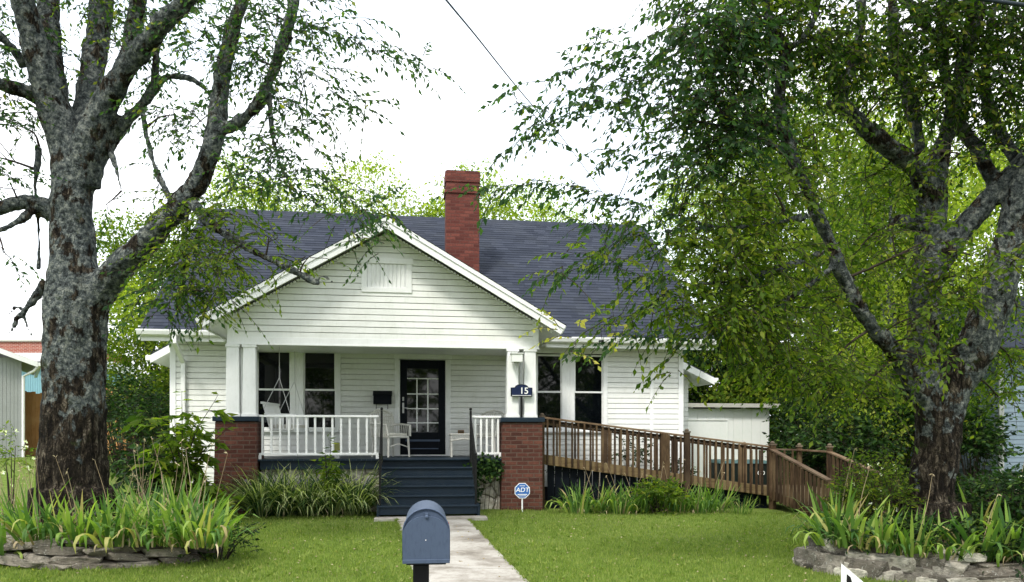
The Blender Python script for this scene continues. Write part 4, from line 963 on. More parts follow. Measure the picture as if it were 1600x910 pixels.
# ================================================================== TREES
def catmull(pts, rad, sub=5):
    pts = [Vector(p) for p in pts]; P_ = [pts[0] * 2 - pts[1]] + pts + [pts[-1] * 2 - pts[-2]]; out_p, out_r = [], []
    for i in range(1, len(P_) - 2):
        for k in range(sub):
            t = k / sub; a, b, c_, d_ = P_[i - 1:i + 3]
            out_p.append(.5 * ((2 * b) + (c_ - a) * t + (2 * a - 5 * b + 4 * c_ - d_) * t * t + (-a + 3 * b - 3 * c_ + d_) * t ** 3)); out_r.append(rad[i - 1] + (rad[i] - rad[i - 1]) * t)
    out_p.append(pts[-1]); out_r.append(rad[-1]); return out_p, out_r
def wood_mesh(name, branches, root, origin, voxel=.028, amp=.03):
    """branches: [(points world, radii)] fused to one skin"""
    mb = MB(); BP = []
    for pts, rad in branches:
        cp, cr_ = catmull(pts, rad); mb.tube(cp, cr_, 14); BP += list(zip(cp, cr_))
    mb.v = [tuple(Vector(v) - origin) for v in mb.v]
    o = mb.build(name, 'bark', None, smooth=True); rm = o.modifiers.new('r', 'REMESH'); rm.mode = 'VOXEL'; rm.voxel_size = voxel; rm.use_smooth_shade = True
    dg = bpy.context.evaluated_depsgraph_get(); dg.update(); me = bpy.data.meshes.new_from_object(o.evaluated_get(dg)); me.name = name; o.modifiers.clear(); old = o.data; o.data = me; bpy.data.meshes.remove(old)
    n = len(me.vertices); V = np.empty(n * 3, np.float32); me.vertices.foreach_get('co', V); V = V.reshape(-1, 3); Nn = np.empty(n * 3, np.float32); me.vertices.foreach_get('normal', Nn); Nn = Nn.reshape(-1, 3)
    dsp = np.array([noise.fractal(Vector((v[0] * 5, v[1] * 5, v[2] * 2.2)), 1, 2, 4) for v in V.tolist()]) * amp + np.array([noise.noise(Vector((v[0] * 22, v[1] * 22, v[2] * 9))) for v in V.tolist()]) * amp * .45
    me.vertices.foreach_set('co', (V + Nn * dsp[:, None]).ravel()); me.update(); me.materials.clear(); me.materials.append(MAT['bark'])
    me.polygons.foreach_set('use_smooth', [True] * len(me.polygons)); o.parent = root; return BP
def crown(root, origin, BP, clumps, mats, lsize, name='crown', ratio=.42, conn=True, hang=.35, bias=(0, 0, 0), nl=11, slen=.42, K=1.0, fine=None, fmi=1):
    """clumps: (px, py, depth, rx_px, rz_px, ry_m, n_sprays, mat index)"""
    F = Fol(); bp = np.array([tuple(p) for p, r in BP]) if BP else None; br = [r for p, r in BP]
    for (cx, cy_, d, rx_, rz_, ry, n, mi) in clumps:
        mi = 2 if (mi == 3 and cy_ > 250) else mi; n = max(1, int(round(n * (K * (.6 if 400 < cx < 700 and cy_ < 320 else 1) if not (cx > 700 and cx < 1090 and cy_ < 560) else K * (.2 if cx < 1050 and cy_ < 350 else .42)))))
        c_ = np.array(P(cx, cy_, d)); sx, sz = rx_ * d / 1200, rz_ * d / 1200
        u = unit(n) * (rng.random((n, 1)) ** .45); o = c_ + u * [sx, ry, sz]
        dr = u * [1, 1, .6] + rng.normal(size=(n, 3)) * .45 + np.array(bias); dr[:, 2] *= .6
        F.sprays(o - np.array(origin), dr, slen * (.6 + .7 * rng.random(n)), nl, lsize, hang, mi, 0, .0040, ratio)
        if conn and bp is not None:
            k = int(np.argmin(np.linalg.norm(bp - c_, axis=1))); a = Vector(bp[k]); b = Vector(c_); L = (b - a).length
            r0 = min(br[k] * .5, .012 + .01 * L)
            def wig(p, q, s_): return (p + q) / 2 + Vector(rng.normal(size=3)) * L * s_ + Vector((0, 0, L * .06))
            mid = wig(a, b, .06); pts, rr = catmull([a, mid, b], [r0, r0 * .7, r0 * .4]); F.tube([p - origin for p in pts], rr, 5, 0)
            for j in range(min(14, max(3, n // 25))):
                e = Vector(o[rng.integers(n)]); st_ = a.lerp(b, .35) if j % 3 == 0 else (mid.lerp(b, rng.random())); m_ = (st_ + e) / 2 + Vector(rng.normal(size=3)) * .05
                pts, rr = catmull([st_, m_, e], [r0 * .4, r0 * .28, .003], 3); F.tube([p - origin for p in pts], rr, 4, 0)
    if fine:
        for pts, rad in fine:
            cp, cr_ = catmull(pts, rad, 10); P0 = np.array([tuple(p) for p in cp]) - np.array(origin); sg = np.linalg.norm(np.diff(P0, axis=0), axis=1); cum = np.concatenate([[0], np.cumsum(sg)]); Lt = cum[-1]
            nS = max(2, int(Lt * .75 / .085)); tt = np.linspace(Lt * .25, Lt, nS); o = np.stack([np.interp(tt, cum, P0[:, k]) for k in range(3)], 1)
            o2_ = np.stack([np.interp(np.minimum(tt + .05, Lt), cum, P0[:, k]) - np.interp(tt - .05, cum, P0[:, k]) for k in range(3)], 1); tg = o2_ / (np.linalg.norm(o2_, axis=1, keepdims=True) + 1e-9)
            sd_ = np.cross(tg, [0, 0, 1.]); dr = tg * 1.0 + sd_ * (np.where(np.arange(nS) % 2, 1, -1) * .8)[:, None] + rng.normal(size=(nS, 3)) * .22 - [0, 0, .12]
            F.sprays(o, dr, .26 * (.6 + .7 * rng.random(nS)), 8, lsize, .45, fmi, 0, .003, ratio)
    return F.build(name, mats, root)
RS = .80
def br(dflt, *pts, r=1.0):
    """pixel polyline: (px, py, halfwidth px[, depth])"""
    P_, R_ = [], []
    for p in pts:
        d = p[3] if len(p) > 3 else dflt; P_.append(P(p[0], p[1], d)); R_.append(max(.006, p[2] * d / 1200 * (.92 if p[2] > 45 else RS)))
    return P_, R_
# ---- left tree
D = 10.0; o_ = Vector((P(116, 0, D).x, D, gz(P(116, 0, D).x, D)))
lt = thing('large_shade_tree', 'large grey-barked tree with several upright limbs standing in the left flower bed', 'tree', o_)
LB = [br(D, (114, 875, 66), (115, 800, 58), (114, 720, 52), (116, 600, 49), (118, 480, 48), (114, 400, 42), (112, 330, 38), (112, 270, 38), (100, 215, 32, 10), (78, 150, 28, 9.9), (55, 70, 25, 9.7), (35, 0, 22, 9.5), (20, -80, 20, 9.3), (5, -200, 15, 9.0)),
      br(D, (95, 210, 25), (85, 140, 22, 10.3), (76, 60, 20, 10.5), (76, -10, 19, 10.7), (80, -120, 15, 10.9)),
      br(D, (125, 260, 30), (136, 175, 24, 10.3), (150, 75, 23, 10.6), (160, 0, 21, 10.8), (168, -120, 16, 11.2)),
      br(D, (130, 290, 30), (140, 225, 30, 9.9), (165, 160, 24, 9.8), (202, 100, 19, 9.6), (250, 42, 17, 9.3), (297, -5, 16, 9.1), (345, -70, 13, 8.8)),
      br(D, (145, 230, 22), (175, 150, 17), (200, 85, 16, 10.1), (215, 0, 15, 10.2), (225, -110, 12, 10.3)),
      br(D, (145, 245, 24), (180, 205, 14), (222, 165, 11, 9.9), (246, 130, 9, 9.8), (270, 120, 6.5, 9.7), (303, 126, 5.5, 9.6), (325, 146, 4.5, 9.6), (342, 170, 3.5, 9.6)),
      br(D, (243, 135, 8, 9.8), (243, 80, 8, 9.8), (240, 20, 6, 9.9)),
      br(D, (125, 520, 30), (155, 455, 31), (185, 422, 27, 9.9), (230, 378, 23, 9.7), (280, 322, 21, 9.5), (315, 270, 20, 9.4), (338, 205, 19, 9.3), (343, 140, 17, 9.3), (357, 70, 14, 9.2), (378, 0, 13, 9.1), (395, -80, 10, 9)),
      br(D, (336, 208, 14, 9.3), (372, 192, 12.5, 9.2), (402, 163, 11.5, 9.1), (425, 115, 10.5, 9.1), (445, 60, 10, 9), (460, 0, 9, 8.9), (475, -70, 7, 8.8)),
      br(D, (302, 318, 10, 9.4), (330, 350, 9, 9.3), (370, 377, 8, 9.2), (415, 402, 7.5, 9.1), (460, 424, 6.5, 9), (500, 446, 5.5, 8.9)),
      br(D, (490, 440, 3, 8.9), (502, 432, 3.5, 8.9), (513, 436, 2.5, 8.9), (530, 458, 1.2, 8.9), (540, 500, .8, 8.9)),
      br(D, (222, 175, 5, 9.8), (230, 220, 4.5, 9.8), (243, 263, 4.5, 9.7), (268, 316, 5, 9.6)),
      br(D, (168, 222, 6), (180, 258, 4.5, 9.9), (190, 298, 4, 9.8)),
      br(D, (85, 330, 22), (45, 316, 13, 9.9), (0, 325, 12, 9.8), (-90, 350, 9, 9.6)),
      br(D, (60, 325, 10), (40, 338, 6, 9.8), (5, 358, 5.5, 9.7), (-50, 375, 4, 9.6)),
      br(D, (60, 150, 17), (25, 140, 14, 9.8), (-30, 122, 12, 9.6), (-110, 100, 9, 9.4)),
      br(D, (40, 105, 12), (15, 70, 8, 9.8), (-30, 30, 6, 9.6)),
      br(D, (72, 440, 8), (52, 470, 6.5), (38, 488, 6), (24, 500, 3.5)),
      br(D, (38, 488, 4), (42, 508, 3), (52, 528, 1.5)), br(D, (30, 495, 3), (15, 520, 1.6), (0, 524, 1)), br(D, (40, 485, 3), (25, 480, 2), (14, 492, 1.2)),
      br(D, (62, 420, 4), (60, 360, 3), (55, 290, 5), (62, 230, 7)),
      br(D, (292, 335, 4.5, 9.45), (290, 400, 3.6, 9.4), (284, 450, 3, 9.4), (272, 495, 1.6, 9.4)), br(D, (290, 395, 3, 9.4), (312, 372, 2.5, 9.3), (330, 392, 1.5, 9.3)), br(D, (289, 400, 3, 9.4), (262, 385, 2, 9.4), (245, 400, 1.2, 9.4)),
      br(D, (420, 130, 4.5, 9.1), (424, 195, 4, 9.1), (432, 240, 3.5, 9), (458, 296, 2.2, 8.9), (475, 300, 1.5, 8.9)),
      br(D, (426, 150, 3, 9.1), (460, 160, 2.6, 9), (492, 178, 2.2, 8.9), (530, 165, 1.6, 8.8), (565, 163, 1, 8.7)),
      br(D, (440, 70, 3.5, 9), (500, 42, 2.6, 8.9), (545, 60, 2.2, 8.8), (600, 84, 1.8, 8.7), (650, 96, 1, 8.6)),
      br(D, (440, 80, 3, 9), (520, 62, 2, 9), (590, 62, 1.4, 8.9), (630, 78, .8, 8.9)),
      br(D, (425, 235, 2.5, 9), (460, 255, 2, 8.9), (500, 275, 1.6, 8.8), (560, 320, 1, 8.7), (600, 345, .8, 8.6)),
      ]
for k in range(9):   # root flare
    a = 2 * math.pi * k / 9 + .3; b0 = o_ + Vector((math.cos(a) * .30, math.sin(a) * .30, .75)); b1 = o_ + Vector((math.cos(a) * .62, math.sin(a) * .62, .0)); LB.append(([b0, (b0 + b1) / 2 + Vector((-math.cos(a) * .06, -math.sin(a) * .06, -.1)), b1], [.2, .16, .10]))
BPl = wood_mesh('trunk', LB, lt, o_)
LC = [(300, 30, 9.4, 60, 40, .7, 26, 1), (330, 90, 9.0, 45, 45, .5, 14, 1), (255, 60, 9.5, 35, 55, .6, 14, 1), (420, 20, 8.9, 60, 35, .8, 40, 1), (390, 80, 9.0, 45, 45, .6, 26, 1), (455, 70, 8.8, 55, 35, .6, 32, 1), (500, 25, 8.7, 50, 22, .6, 20, 1),
      (485, 110, 8.8, 55, 28, .5, 22, 1), (440, 150, 8.9, 50, 25, .5, 16, 1), (560, 30, 8.7, 30, 12, .4, 4, 1), (650, 96, 8.6, 34, 9, .3, 5, 1), (600, 85, 8.7, 25, 6, .2, 2, 1), (560, 165, 8.7, 45, 14, .3, 8, 1), (510, 185, 8.8, 50, 18, .4, 11, 1),
      (440, 210, 8.9, 50, 30, .5, 18, 1), (400, 240, 9.0, 35, 30, .5, 11, 1), (470, 245, 8.8, 45, 22, .5, 12, 1), (430, 280, 8.8, 70, 24, .5, 26, 1), (370, 262, 9.0, 30, 25, .4, 7, 1), (500, 290, 8.7, 55, 22, .4, 17, 1), (560, 330, 8.6, 38, 15, .4, 9, 1), (600, 318, 8.6, 25, 14, .3, 4, 1), (540, 352, 8.6, 30, 16, .3, 5, 1), (580, 385, 8.6, 35, 15, .3, 3, 1),
      (270, 180, 9.6, 45, 35, .5, 18, 1), (300, 200, 9.5, 40, 25, .5, 10, 1), (240, 110, 9.8, 30, 30, .5, 8, 1), (200, 30, 10.2, 45, 40, .6, 18, 1), (120, 20, 10.6, 50, 40, .6, 20, 2), (110, 110, 10.6, 30, 50, .5, 12, 1), (170, 60, 9.6, 15, 40, .3, 6, 2), (100, 190, 10.6, 20, 30, .4, 4, 1),
      (15, 60, 9.8, 40, 50, .6, 20, 1), (15, 150, 9.8, 30, 30, .5, 9, 1), (25, 195, 9.8, 40, 22, .5, 10, 1), (15, 285, 9.6, 35, 28, .5, 9, 1), (-30, 240, 9.6, 40, 40, .5, 8, 1), (5, 395, 9.6, 25, 14, .3, 3, 1), (-60, 120, 9.4, 60, 80, .8, 30, 1), (165, 320, 9.8, 15, 18, .2, 1, 1), (250, 270, 9.6, 30, 25, .3, 3, 1),
      (300, 400, 9.3, 50, 45, .4, 40, 2), (270, 440, 9.3, 38, 45, .35, 32, 1), (330, 455, 9.2, 45, 28, .3, 24, 2), (350, 405, 9.1, 50, 28, .35, 22, 2), (300, 345, 9.4, 40, 35, .4, 26, 2), (350, 340, 9.3, 40, 28, .4, 20, 2), (255, 480, 9.3, 25, 22, .3, 6, 1), (420, 370, 9.0, 40, 22, .3, 4, 2), (430, 410, 9.0, 30, 14, .2, 3, 2), (480, 405, 8.9, 28, 12, .2, 2, 3),
      (200, -90, 10, 220, 50, 1.6, 150, 1), (420, -80, 9, 160, 45, 1.2, 90, 1), (-120, -40, 9.4, 120, 90, 1.4, 70, 1), (150, -200, 10, 330, 90, 2.2, 200, 1)]
crown(lt, o_, BPl, LC, ['twig', 'leaf_blue', 'leaf_mid', 'leaf_yellow'], .076, hang=.4, ratio=.42, K=1.75, fine=LB[22:30])

# ---- right tree
D = 9.4; o2 = Vector((P(1455, 0, D).x, D, gz(P(1455, 0, D).x, D)))
rt = thing('spreading_shade_tree', 'thick forked tree with lichen-covered bark standing in the right stone-edged bed', 'tree', o2)
RB = [br(D, (1450, 900, 52), (1452, 830, 46), (1456, 760, 41), (1464, 700, 42), (1470, 650, 40), (1492, 600, 36), (1530, 530, 37, 9.3), (1560, 450, 33, 9.2), (1582, 370, 31, 9.1), (1604, 290, 30, 9.0), (1660, 200, 26, 8.9), (1720, 80, 24, 8.8), (1760, -80, 18, 8.7)),
      br(D, (1458, 690, 30), (1450, 610, 28), (1442, 540, 27), (1448, 450, 28), (1455, 360, 28), (1458, 290, 24), (1475, 220, 16), (1495, 150, 15, 9.2), (1512, 80, 15, 9.0), (1528, 10, 15, 8.8), (1540, -90, 12, 8.6)),
      br(D, (1455, 300, 26), (1430, 262, 18, 9.3), (1395, 235, 18, 9.2), (1360, 208, 17, 9.1), (1328, 178, 15, 9.0), (1312, 150, 12, 9), (1330, 105, 10, 9), (1345, 40, 8, 9), (1350, -40, 6, 9)),
      br(D, (1345, 195, 10, 9.1), (1300, 165, 9, 9), (1290, 162, 7, 9)),
      br(D, (1440, 620, 30), (1416, 575, 17, 9.3), (1388, 540, 15, 9.2), (1364, 512, 14, 9.1), (1335, 468, 13, 9), (1310, 415, 12.5, 8.9), (1292, 365, 11.5, 8.8), (1270, 320, 11.5, 8.7), (1245, 260, 11, 8.6), (1224, 200, 11, 8.5), (1219, 140, 11.5, 8.4), (1228, 85, 12, 8.3), (1208, 50, 9, 8.3), (1195, 0, 7, 8.2), (1190, -80, 5, 8)),
      br(D, (1222, 82, 9, 8.3), (1250, 65, 7, 8.3), (1275, 20, 5, 8.3), (1290, -60, 4, 8.2)),
      br(D, (1230, 210, 8, 8.5), (1190, 192, 7, 8.4), (1162, 178, 6.5, 8.3)),
      br(D, (1455, 425, 24), (1500, 365, 21, 9.3), (1550, 305, 19, 9.2), (1610, 245, 18, 9.1), (1680, 170, 20, 9)),
      br(D, (1560, 295, 16, 9.2), (1530, 240, 13, 9.3), (1500, 195, 11, 9.4), (1480, 130, 10, 9.5), (1470, 40, 8, 9.6), (1465, -60, 6, 9.7)),
      br(D, (1600, 260, 16, 9.2), (1572, 225, 12, 9.4), (1548, 180, 11, 9.6), (1540, 100, 9, 9.8), (1555, 0, 7, 10)),
      br(D, (1440, 240, 12, 9.3), (1420, 150, 11, 9.5), (1400, 100, 13, 9.6), (1395, 20, 10, 9.7), (1400, -80, 8, 9.8)),
      br(D, (1470, 70, 9, 9.5), (1440, 30, 8, 9.3), (1410, -10, 8, 9.2)),
      br(D, (1440, 350, 20), (1405, 345, 9), (1395, 350, 7)),
      br(D, (1235, 240, 6, 8.6), (1170, 210, 5, 8.3), (1110, 165, 4, 8.0), (1050, 120, 3, 7.8), (990, 85, 2, 7.6), (940, 60, 1.2, 7.5)),
      br(D, (1160, 205, 4, 8.2), (1095, 190, 3, 8), (1040, 165, 2.4, 7.8), (980, 160, 1.8, 7.7), (900, 160, 1.3, 7.6), (840, 190, .8, 7.5)),
      br(D, (1220, 130, 5, 8.4), (1150, 60, 4, 8.1), (1080, 20, 3, 7.9), (1040, 10, 2, 7.8)),
      br(D, (1275, 335, 6, 8.7), (1200, 350, 5, 8.4), (1130, 355, 4, 8.2), (1060, 338, 3, 8), (980, 312, 2.4, 7.8), (920, 295, 1.7, 7.7), (850, 287, 1.2, 7.6), (750, 292, .7, 7.5)),
      br(D, (1130, 355, 3, 8.2), (1060, 360, 2.2, 8), (990, 368, 1.7, 7.9), (930, 395, 1, 7.8), (880, 425, .6, 7.7)),
      br(D, (1300, 390, 7, 8.9), (1220, 420, 5, 8.6), (1140, 440, 4, 8.4), (1060, 450, 3, 8.2), (1010, 480, 2, 8.1)),
      br(D, (1310, 410, 6, 8.9), (1230, 470, 4.5, 8.7), (1150, 505, 3.5, 8.5), (1080, 530, 2.4, 8.3), (1000, 525, 1.6, 8.2), (900, 540, .8, 8.1))]
for k in range(9):
    a = 2 * math.pi * k / 9; b0 = o2 + Vector((math.cos(a) * .24, math.sin(a) * .24, .75)); b1 = o2 + Vector((math.cos(a) * .54, math.sin(a) * .54, .0)); RB.append(([b0, (b0 + b1) / 2 + Vector((-math.cos(a) * .05, -math.sin(a) * .05, -.1)), b1], [.18, .14, .09]))
BPr = wood_mesh('trunk', RB, rt, o2)
def fb(*p): return ([P(a, b, c) for a, b, c in p], [.006] * len(p))
FINE = [fb((1110, 165, 8.0), (1040, 115, 7.7), (980, 85, 7.6), (930, 70, 7.5)), fb((1090, 120, 7.9), (1010, 100, 7.7), (940, 95, 7.6), (880, 112, 7.5)), fb((1080, 150, 7.9), (990, 130, 7.7), (900, 140, 7.5), (840, 165, 7.4), (795, 150, 7.4)),
        fb((1100, 190, 8), (1010, 175, 7.8), (930, 165, 7.6), (860, 190, 7.5), (780, 240, 7.4)), fb((1110, 215, 8), (1040, 215, 7.8), (980, 225, 7.7), (945, 250, 7.6)), fb((1130, 240, 8), (1070, 240, 7.8), (1010, 248, 7.7), (960, 238, 7.6)),
        fb((1150, 270, 8.1), (1090, 275, 8), (1040, 268, 7.8), (1000, 285, 7.7)), fb((1060, 338, 8), (960, 310, 7.7), (870, 288, 7.6), (760, 292, 7.5)), fb((1090, 350, 8), (1000, 345, 7.8), (930, 350, 7.7), (880, 335, 7.6)), fb((1090, 380, 8.1), (1000, 395, 7.9), (920, 415, 7.8), (850, 430, 7.7)), fb((1120, 60, 8), (1060, 40, 7.8), (1000, 60, 7.7), (960, 45, 7.6)),
        fb((1080, 440, 8.2), (1000, 430, 8), (930, 400, 7.8)), fb((1080, 500, 8.2), (1000, 520, 8), (950, 490, 7.9))]
RC = [(965, 72, 7.6, 35, 14, .25, 6, 1), (900, 110, 7.5, 60, 10, .25, 6, 1), (860, 125, 7.5, 25, 14, .2, 4, 1), (970, 110, 7.6, 60, 22, .3, 12, 1), (930, 140, 7.6, 50, 14, .3, 9, 1), (1000, 140, 7.7, 50, 20, .3, 12, 1), (1040, 110, 7.8, 30, 30, .3, 8, 1),
      (880, 180, 7.5, 60, 14, .25, 12, 1), (820, 220, 7.5, 30, 18, .2, 6, 1), (800, 150, 7.5, 15, 14, .15, 2, 1), (950, 180, 7.6, 60, 18, .3, 12, 1), (1020, 195, 7.8, 60, 22, .3, 17, 1), (985, 240, 7.7, 45, 12, .25, 8, 1), (1040, 240, 7.8, 40, 16, .3, 9, 1), (1075, 265, 7.9, 35, 25, .35, 12, 1),
      (1060, 60, 7.9, 40, 50, .5, 34, 1), (1110, 45, 8.0, 50, 50, .6, 46, 1), (1110, 110, 8.1, 50, 45, .5, 36, 1), (1100, 180, 8.1, 50, 40, .5, 28, 1), (1150, 90, 8.2, 50, 60, .6, 40, 1), (1150, 230, 8.2, 50, 50, .5, 34, 1), (1110, 250, 8.1, 40, 30, .4, 14, 1), (1180, 30, 8.3, 60, 40, .7, 46, 2), (1180, 160, 8.3, 45, 50, .5, 26, 1),
      (880, 287, 7.6, 60, 10, .2, 6, 1), (780, 290, 7.5, 45, 8, .2, 5, 1), (930, 305, 7.7, 35, 20, .3, 8, 1), (985, 325, 7.8, 45, 22, .3, 12, 1), (910, 335, 7.7, 25, 14, .2, 5, 1), (1040, 330, 8, 45, 25, .3, 12, 1), (1000, 370, 7.9, 60, 20, .3, 14, 2), (905, 400, 7.8, 40, 12, .2, 5, 2), (880, 420, 7.7, 30, 12, .2, 4, 2), (950, 400, 7.8, 35, 14, .25, 5, 2),
      (1080, 320, 8.1, 40, 35, .4, 18, 2), (1060, 400, 8.2, 50, 30, .4, 20, 2), (1030, 440, 8.1, 50, 26, .35, 18, 2), (1010, 490, 8.1, 45, 28, .35, 16, 3), (1065, 490, 8.3, 50, 40, .4, 28, 3), (1055, 550, 8.3, 22, 34, .3, 9, 3), (960, 500, 8.1, 35, 20, .25, 5, 3), (900, 530, 8.1, 45, 30, .3, 4, 5), (940, 510, 8.1, 40, 20, .25, 3, 5),
      (1130, 330, 8.3, 50, 40, .5, 30, 2), (1130, 410, 8.4, 55, 45, .5, 40, 2), (1130, 480, 8.5, 55, 45, .5, 42, 3), (1150, 500, 8.6, 50, 26, .5, 24, 3), (1210, 300, 8.5, 60, 50, .5, 30, 2), (1210, 400, 8.6, 60, 60, .6, 44, 2), (1210, 500, 8.8, 60, 55, .6, 44, 2), (1215, 570, 8.9, 55, 28, .5, 24, 3), (1290, 580, 9.1, 60, 50, .6, 36, 3), (1350, 600, 9.3, 50, 50, .5, 26, 3), (1290, 470, 9.3, 50, 50, .4, 26, 2), (1340, 390, 9.4, 60, 60, .6, 34, 2), (1270, 210, 8.6, 40, 50, .5, 20, 2),
      (1260, 30, 8.4, 60, 50, .6, 44, 3), (1290, 100, 8.6, 50, 50, .5, 28, 3), (1350, 60, 8.8, 60, 60, .7, 44, 3), (1390, 140, 8.9, 60, 50, .6, 30, 3), (1430, 60, 9, 60, 60, .8, 50, 3), (1480, 20, 9, 60, 50, .8, 46, 3), (1540, 60, 9, 60, 60, .8, 50, 3), (1590, 40, 9, 50, 70, .8, 46, 3), (1580, 130, 9, 50, 50, .7, 36, 3), (1530, 140, 8.8, 40, 40, .5, 20, 3), (1470, 140, 8.8, 40, 40, .5, 20, 3),
      (1400, 300, 9.5, 40, 40, .5, 16, 2), (1350, 280, 9.6, 60, 50, .5, 24, 2), (1480, 470, 8.7, 22, 45, .25, 9, 2), (1520, 400, 8.6, 25, 40, .3, 7, 2), (1440, 490, 8.8, 35, 25, .3, 7, 2), (1425, 530, 8.9, 25, 25, .3, 6, 2), (1500, 430, 8.6, 25, 40, .3, 7, 2), (1580, 410, 8.6, 25, 50, .3, 8, 2), (1400, 400, 9.2, 30, 50, .3, 10, 2), (1590, 200, 9, 40, 40, .5, 14, 3),
      (1560, 620, 9.8, 35, 28, .4, 12, 2), (1580, 560, 9.8, 35, 45, .5, 26, 2), (1590, 480, 9.9, 30, 50, .5, 20, 2), (1440, 380, 8.6, 35, 45, .3, 7, 2), (1500, 240, 8.4, 45, 30, .3, 6, 2), (1450, 560, 8.6, 30, 30, .25, 5, 2),
      (1150, -70, 8.4, 130, 60, 1.3, 110, 3), (1400, -90, 9, 180, 70, 1.8, 170, 3), (1650, 0, 9, 90, 150, 1.6, 140, 3), (1450, -230, 9.4, 330, 90, 2.4, 200, 3), (1680, 250, 9, 60, 120, 1, 60, 3)]
crown(rt, o2, BPr, RC, ['twig', 'leaf_blue', 'leaf_mid', 'leaf_dark', 'leaf_lime', 'leaf_yellow'], .078, hang=.42, ratio=.48, K=2.4, fine=FINE + RB[13:20])

# ---- background trees
def far_tree(name, label, x, y, h, spread, mats, n=420, lsize=.13, low=.3, tr=.16, group='trees behind the house', nl=12, seed=0):
    z0 = gz(x, y); t = thing(name, label, 'tree', (x, y, z0), group=group)
    mb = MB(); top = Vector((random.uniform(-.3, .3), 0, h * .72)); cp, cr_ = catmull([Vector((0, 0, -.1)), Vector((.1, .05, h * .3)), top], [tr * 1.3, tr, tr * .35]); mb.tube(cp, cr_, 10)
    F = Fol(); nlobe = 13
    for k in range(nlobe):
        zz = h * (low + (1 - low) * (k + .5) / nlobe * .95); a = k * 2.4 + random.random(); rad = spread * (1 - .55 * abs((zz / h - .6) / .45) ** 2) * random.uniform(.45, .72)
        c_ = Vector((math.cos(a) * rad, math.sin(a) * rad, zz)); s0 = cp[min(len(cp) - 1, int(len(cp) * min(.95, zz / h * .8)))]
        pts, rr = catmull([s0, (s0 + c_) / 2 + Vector((0, 0, -.15)), c_], [tr * .45, tr * .3, tr * .12], 3); mb.tube(pts, rr, 6)
        m_ = n // nlobe; rs = spread * random.uniform(.38, .6); u = unit(m_) * (rng.random((m_, 1)) ** .4)
        o = np.array(c_) + u * [rs, rs, rs * .72]; cl_ = np.repeat(o, 24, 0); p = cl_ + rng.normal(size=cl_.shape) * [.26, .26, .13]
        F.leaves(p, rng.normal(size=p.shape) * .8 + [0, 0, -.6], lsize * (.6 + .7 * rng.random(len(p))), .55, 1 + (k % (len(mats) - 1)))
        F.sprays(o[::6], u[::6] + rng.normal(size=o[::6].shape) * .5, .6, 6, lsize, .3, 1 + (k % (len(mats) - 1)), 0, .005, .55)
    mb.build('trunk', 'bark', t, smooth=True); F.build('crown', mats, t); return t
LM = ['twig', 'leaf_mid', 'leaf_lime']
far = [('leafy_tree', 'dark green tree just above the garage roof by the house corner', 8.0, 29, 5.4, 2.9, ['twig', 'leaf_shrub', 'leaf_mid'], 1500, .16, .02), ('leafy_tree', 'bright lime tree left of the house, behind the porch corner', -10.6, 23.5, 7.0, 2.5, LM, 1100, .12, .1),
       ('leafy_tree', 'pale tree whose crown shows above the left end of the roof', -9.6, 31, 10.9, 3.6, ['twig', 'leaf_lime', 'leaf_mid'], 1000, .14, .35),
       ('leafy_tree', 'light green tree behind the roof between the left end and the porch gable', -5.2, 33, 11.9, 3.9, ['twig', 'leaf_lime', 'leaf_mid'], 1200, .14, .35),
       ('leafy_tree', 'light green tree directly left of the chimney top', -1.4, 31.5, 11.6, 3.4, ['twig', 'leaf_lime', 'leaf_mid'], 1100, .14, .35),
       ('leafy_tree', 'thin pale tree behind the roof right of the chimney', 2.3, 33, 11.9, 3.2, ['twig', 'leaf_lime'], 420, .13, .45),
       ('leafy_tree', 'broad lime tree rising over the right end of the roof', 8.6, 31.0, 13.4, 3.8, LM, 1200, .12, .35),
       ('leafy_tree', 'tall yellow green tree behind the garage', 10.7, 27.0, 12.5, 3.8, ['twig', 'leaf_mid', 'leaf_lime', 'leaf_mid'], 1200, .11, .2),
       ('leafy_tree', 'tall mid green tree between the garage and the forked trunk', 9.3, 18.8, 8.6, 2.5, ['twig', 'leaf_mid', 'leaf_lime', 'leaf_dark'], 1200, .10, .12),
       ('leafy_tree', 'dense green tree directly behind the forked trunk', 12.0, 22.5, 10.5, 3.2, ['twig', 'leaf_mid', 'leaf_lime', 'leaf_mid'], 1100, .12, .2),
       ('leafy_tree', 'tallest lime tree high behind the right tree crown', 11.0, 27, 14.5, 4.4, ['twig', 'leaf_mid', 'leaf_lime', 'leaf_mid'], 1300, .15, .3),
       ('leafy_tree', 'green tree rising behind the blue grey house', 17.5, 25, 12, 4.2, ['twig', 'leaf_mid', 'leaf_lime'], 1000, .15, .15)]
for a in far: far_tree(*a)
for i, (x, y, h_) in enumerate(((-17, -17, 11), (-9.5, -19, 13), (-1.5, -18, 12), (6.5, -19.5, 13), (14, -17.5, 11))):  # unseen trees added behind the camera to darken the window reflections
    far_tree('added_street_tree', f'{ORD[i]} added unseen tree from the left across the road, reflected dark in the windows', x, y, h_, 4.6, ['twig', 'leaf_mid', 'leaf_dark'], 420, .26, .12, .2, 'unseen trees added for the window reflections')

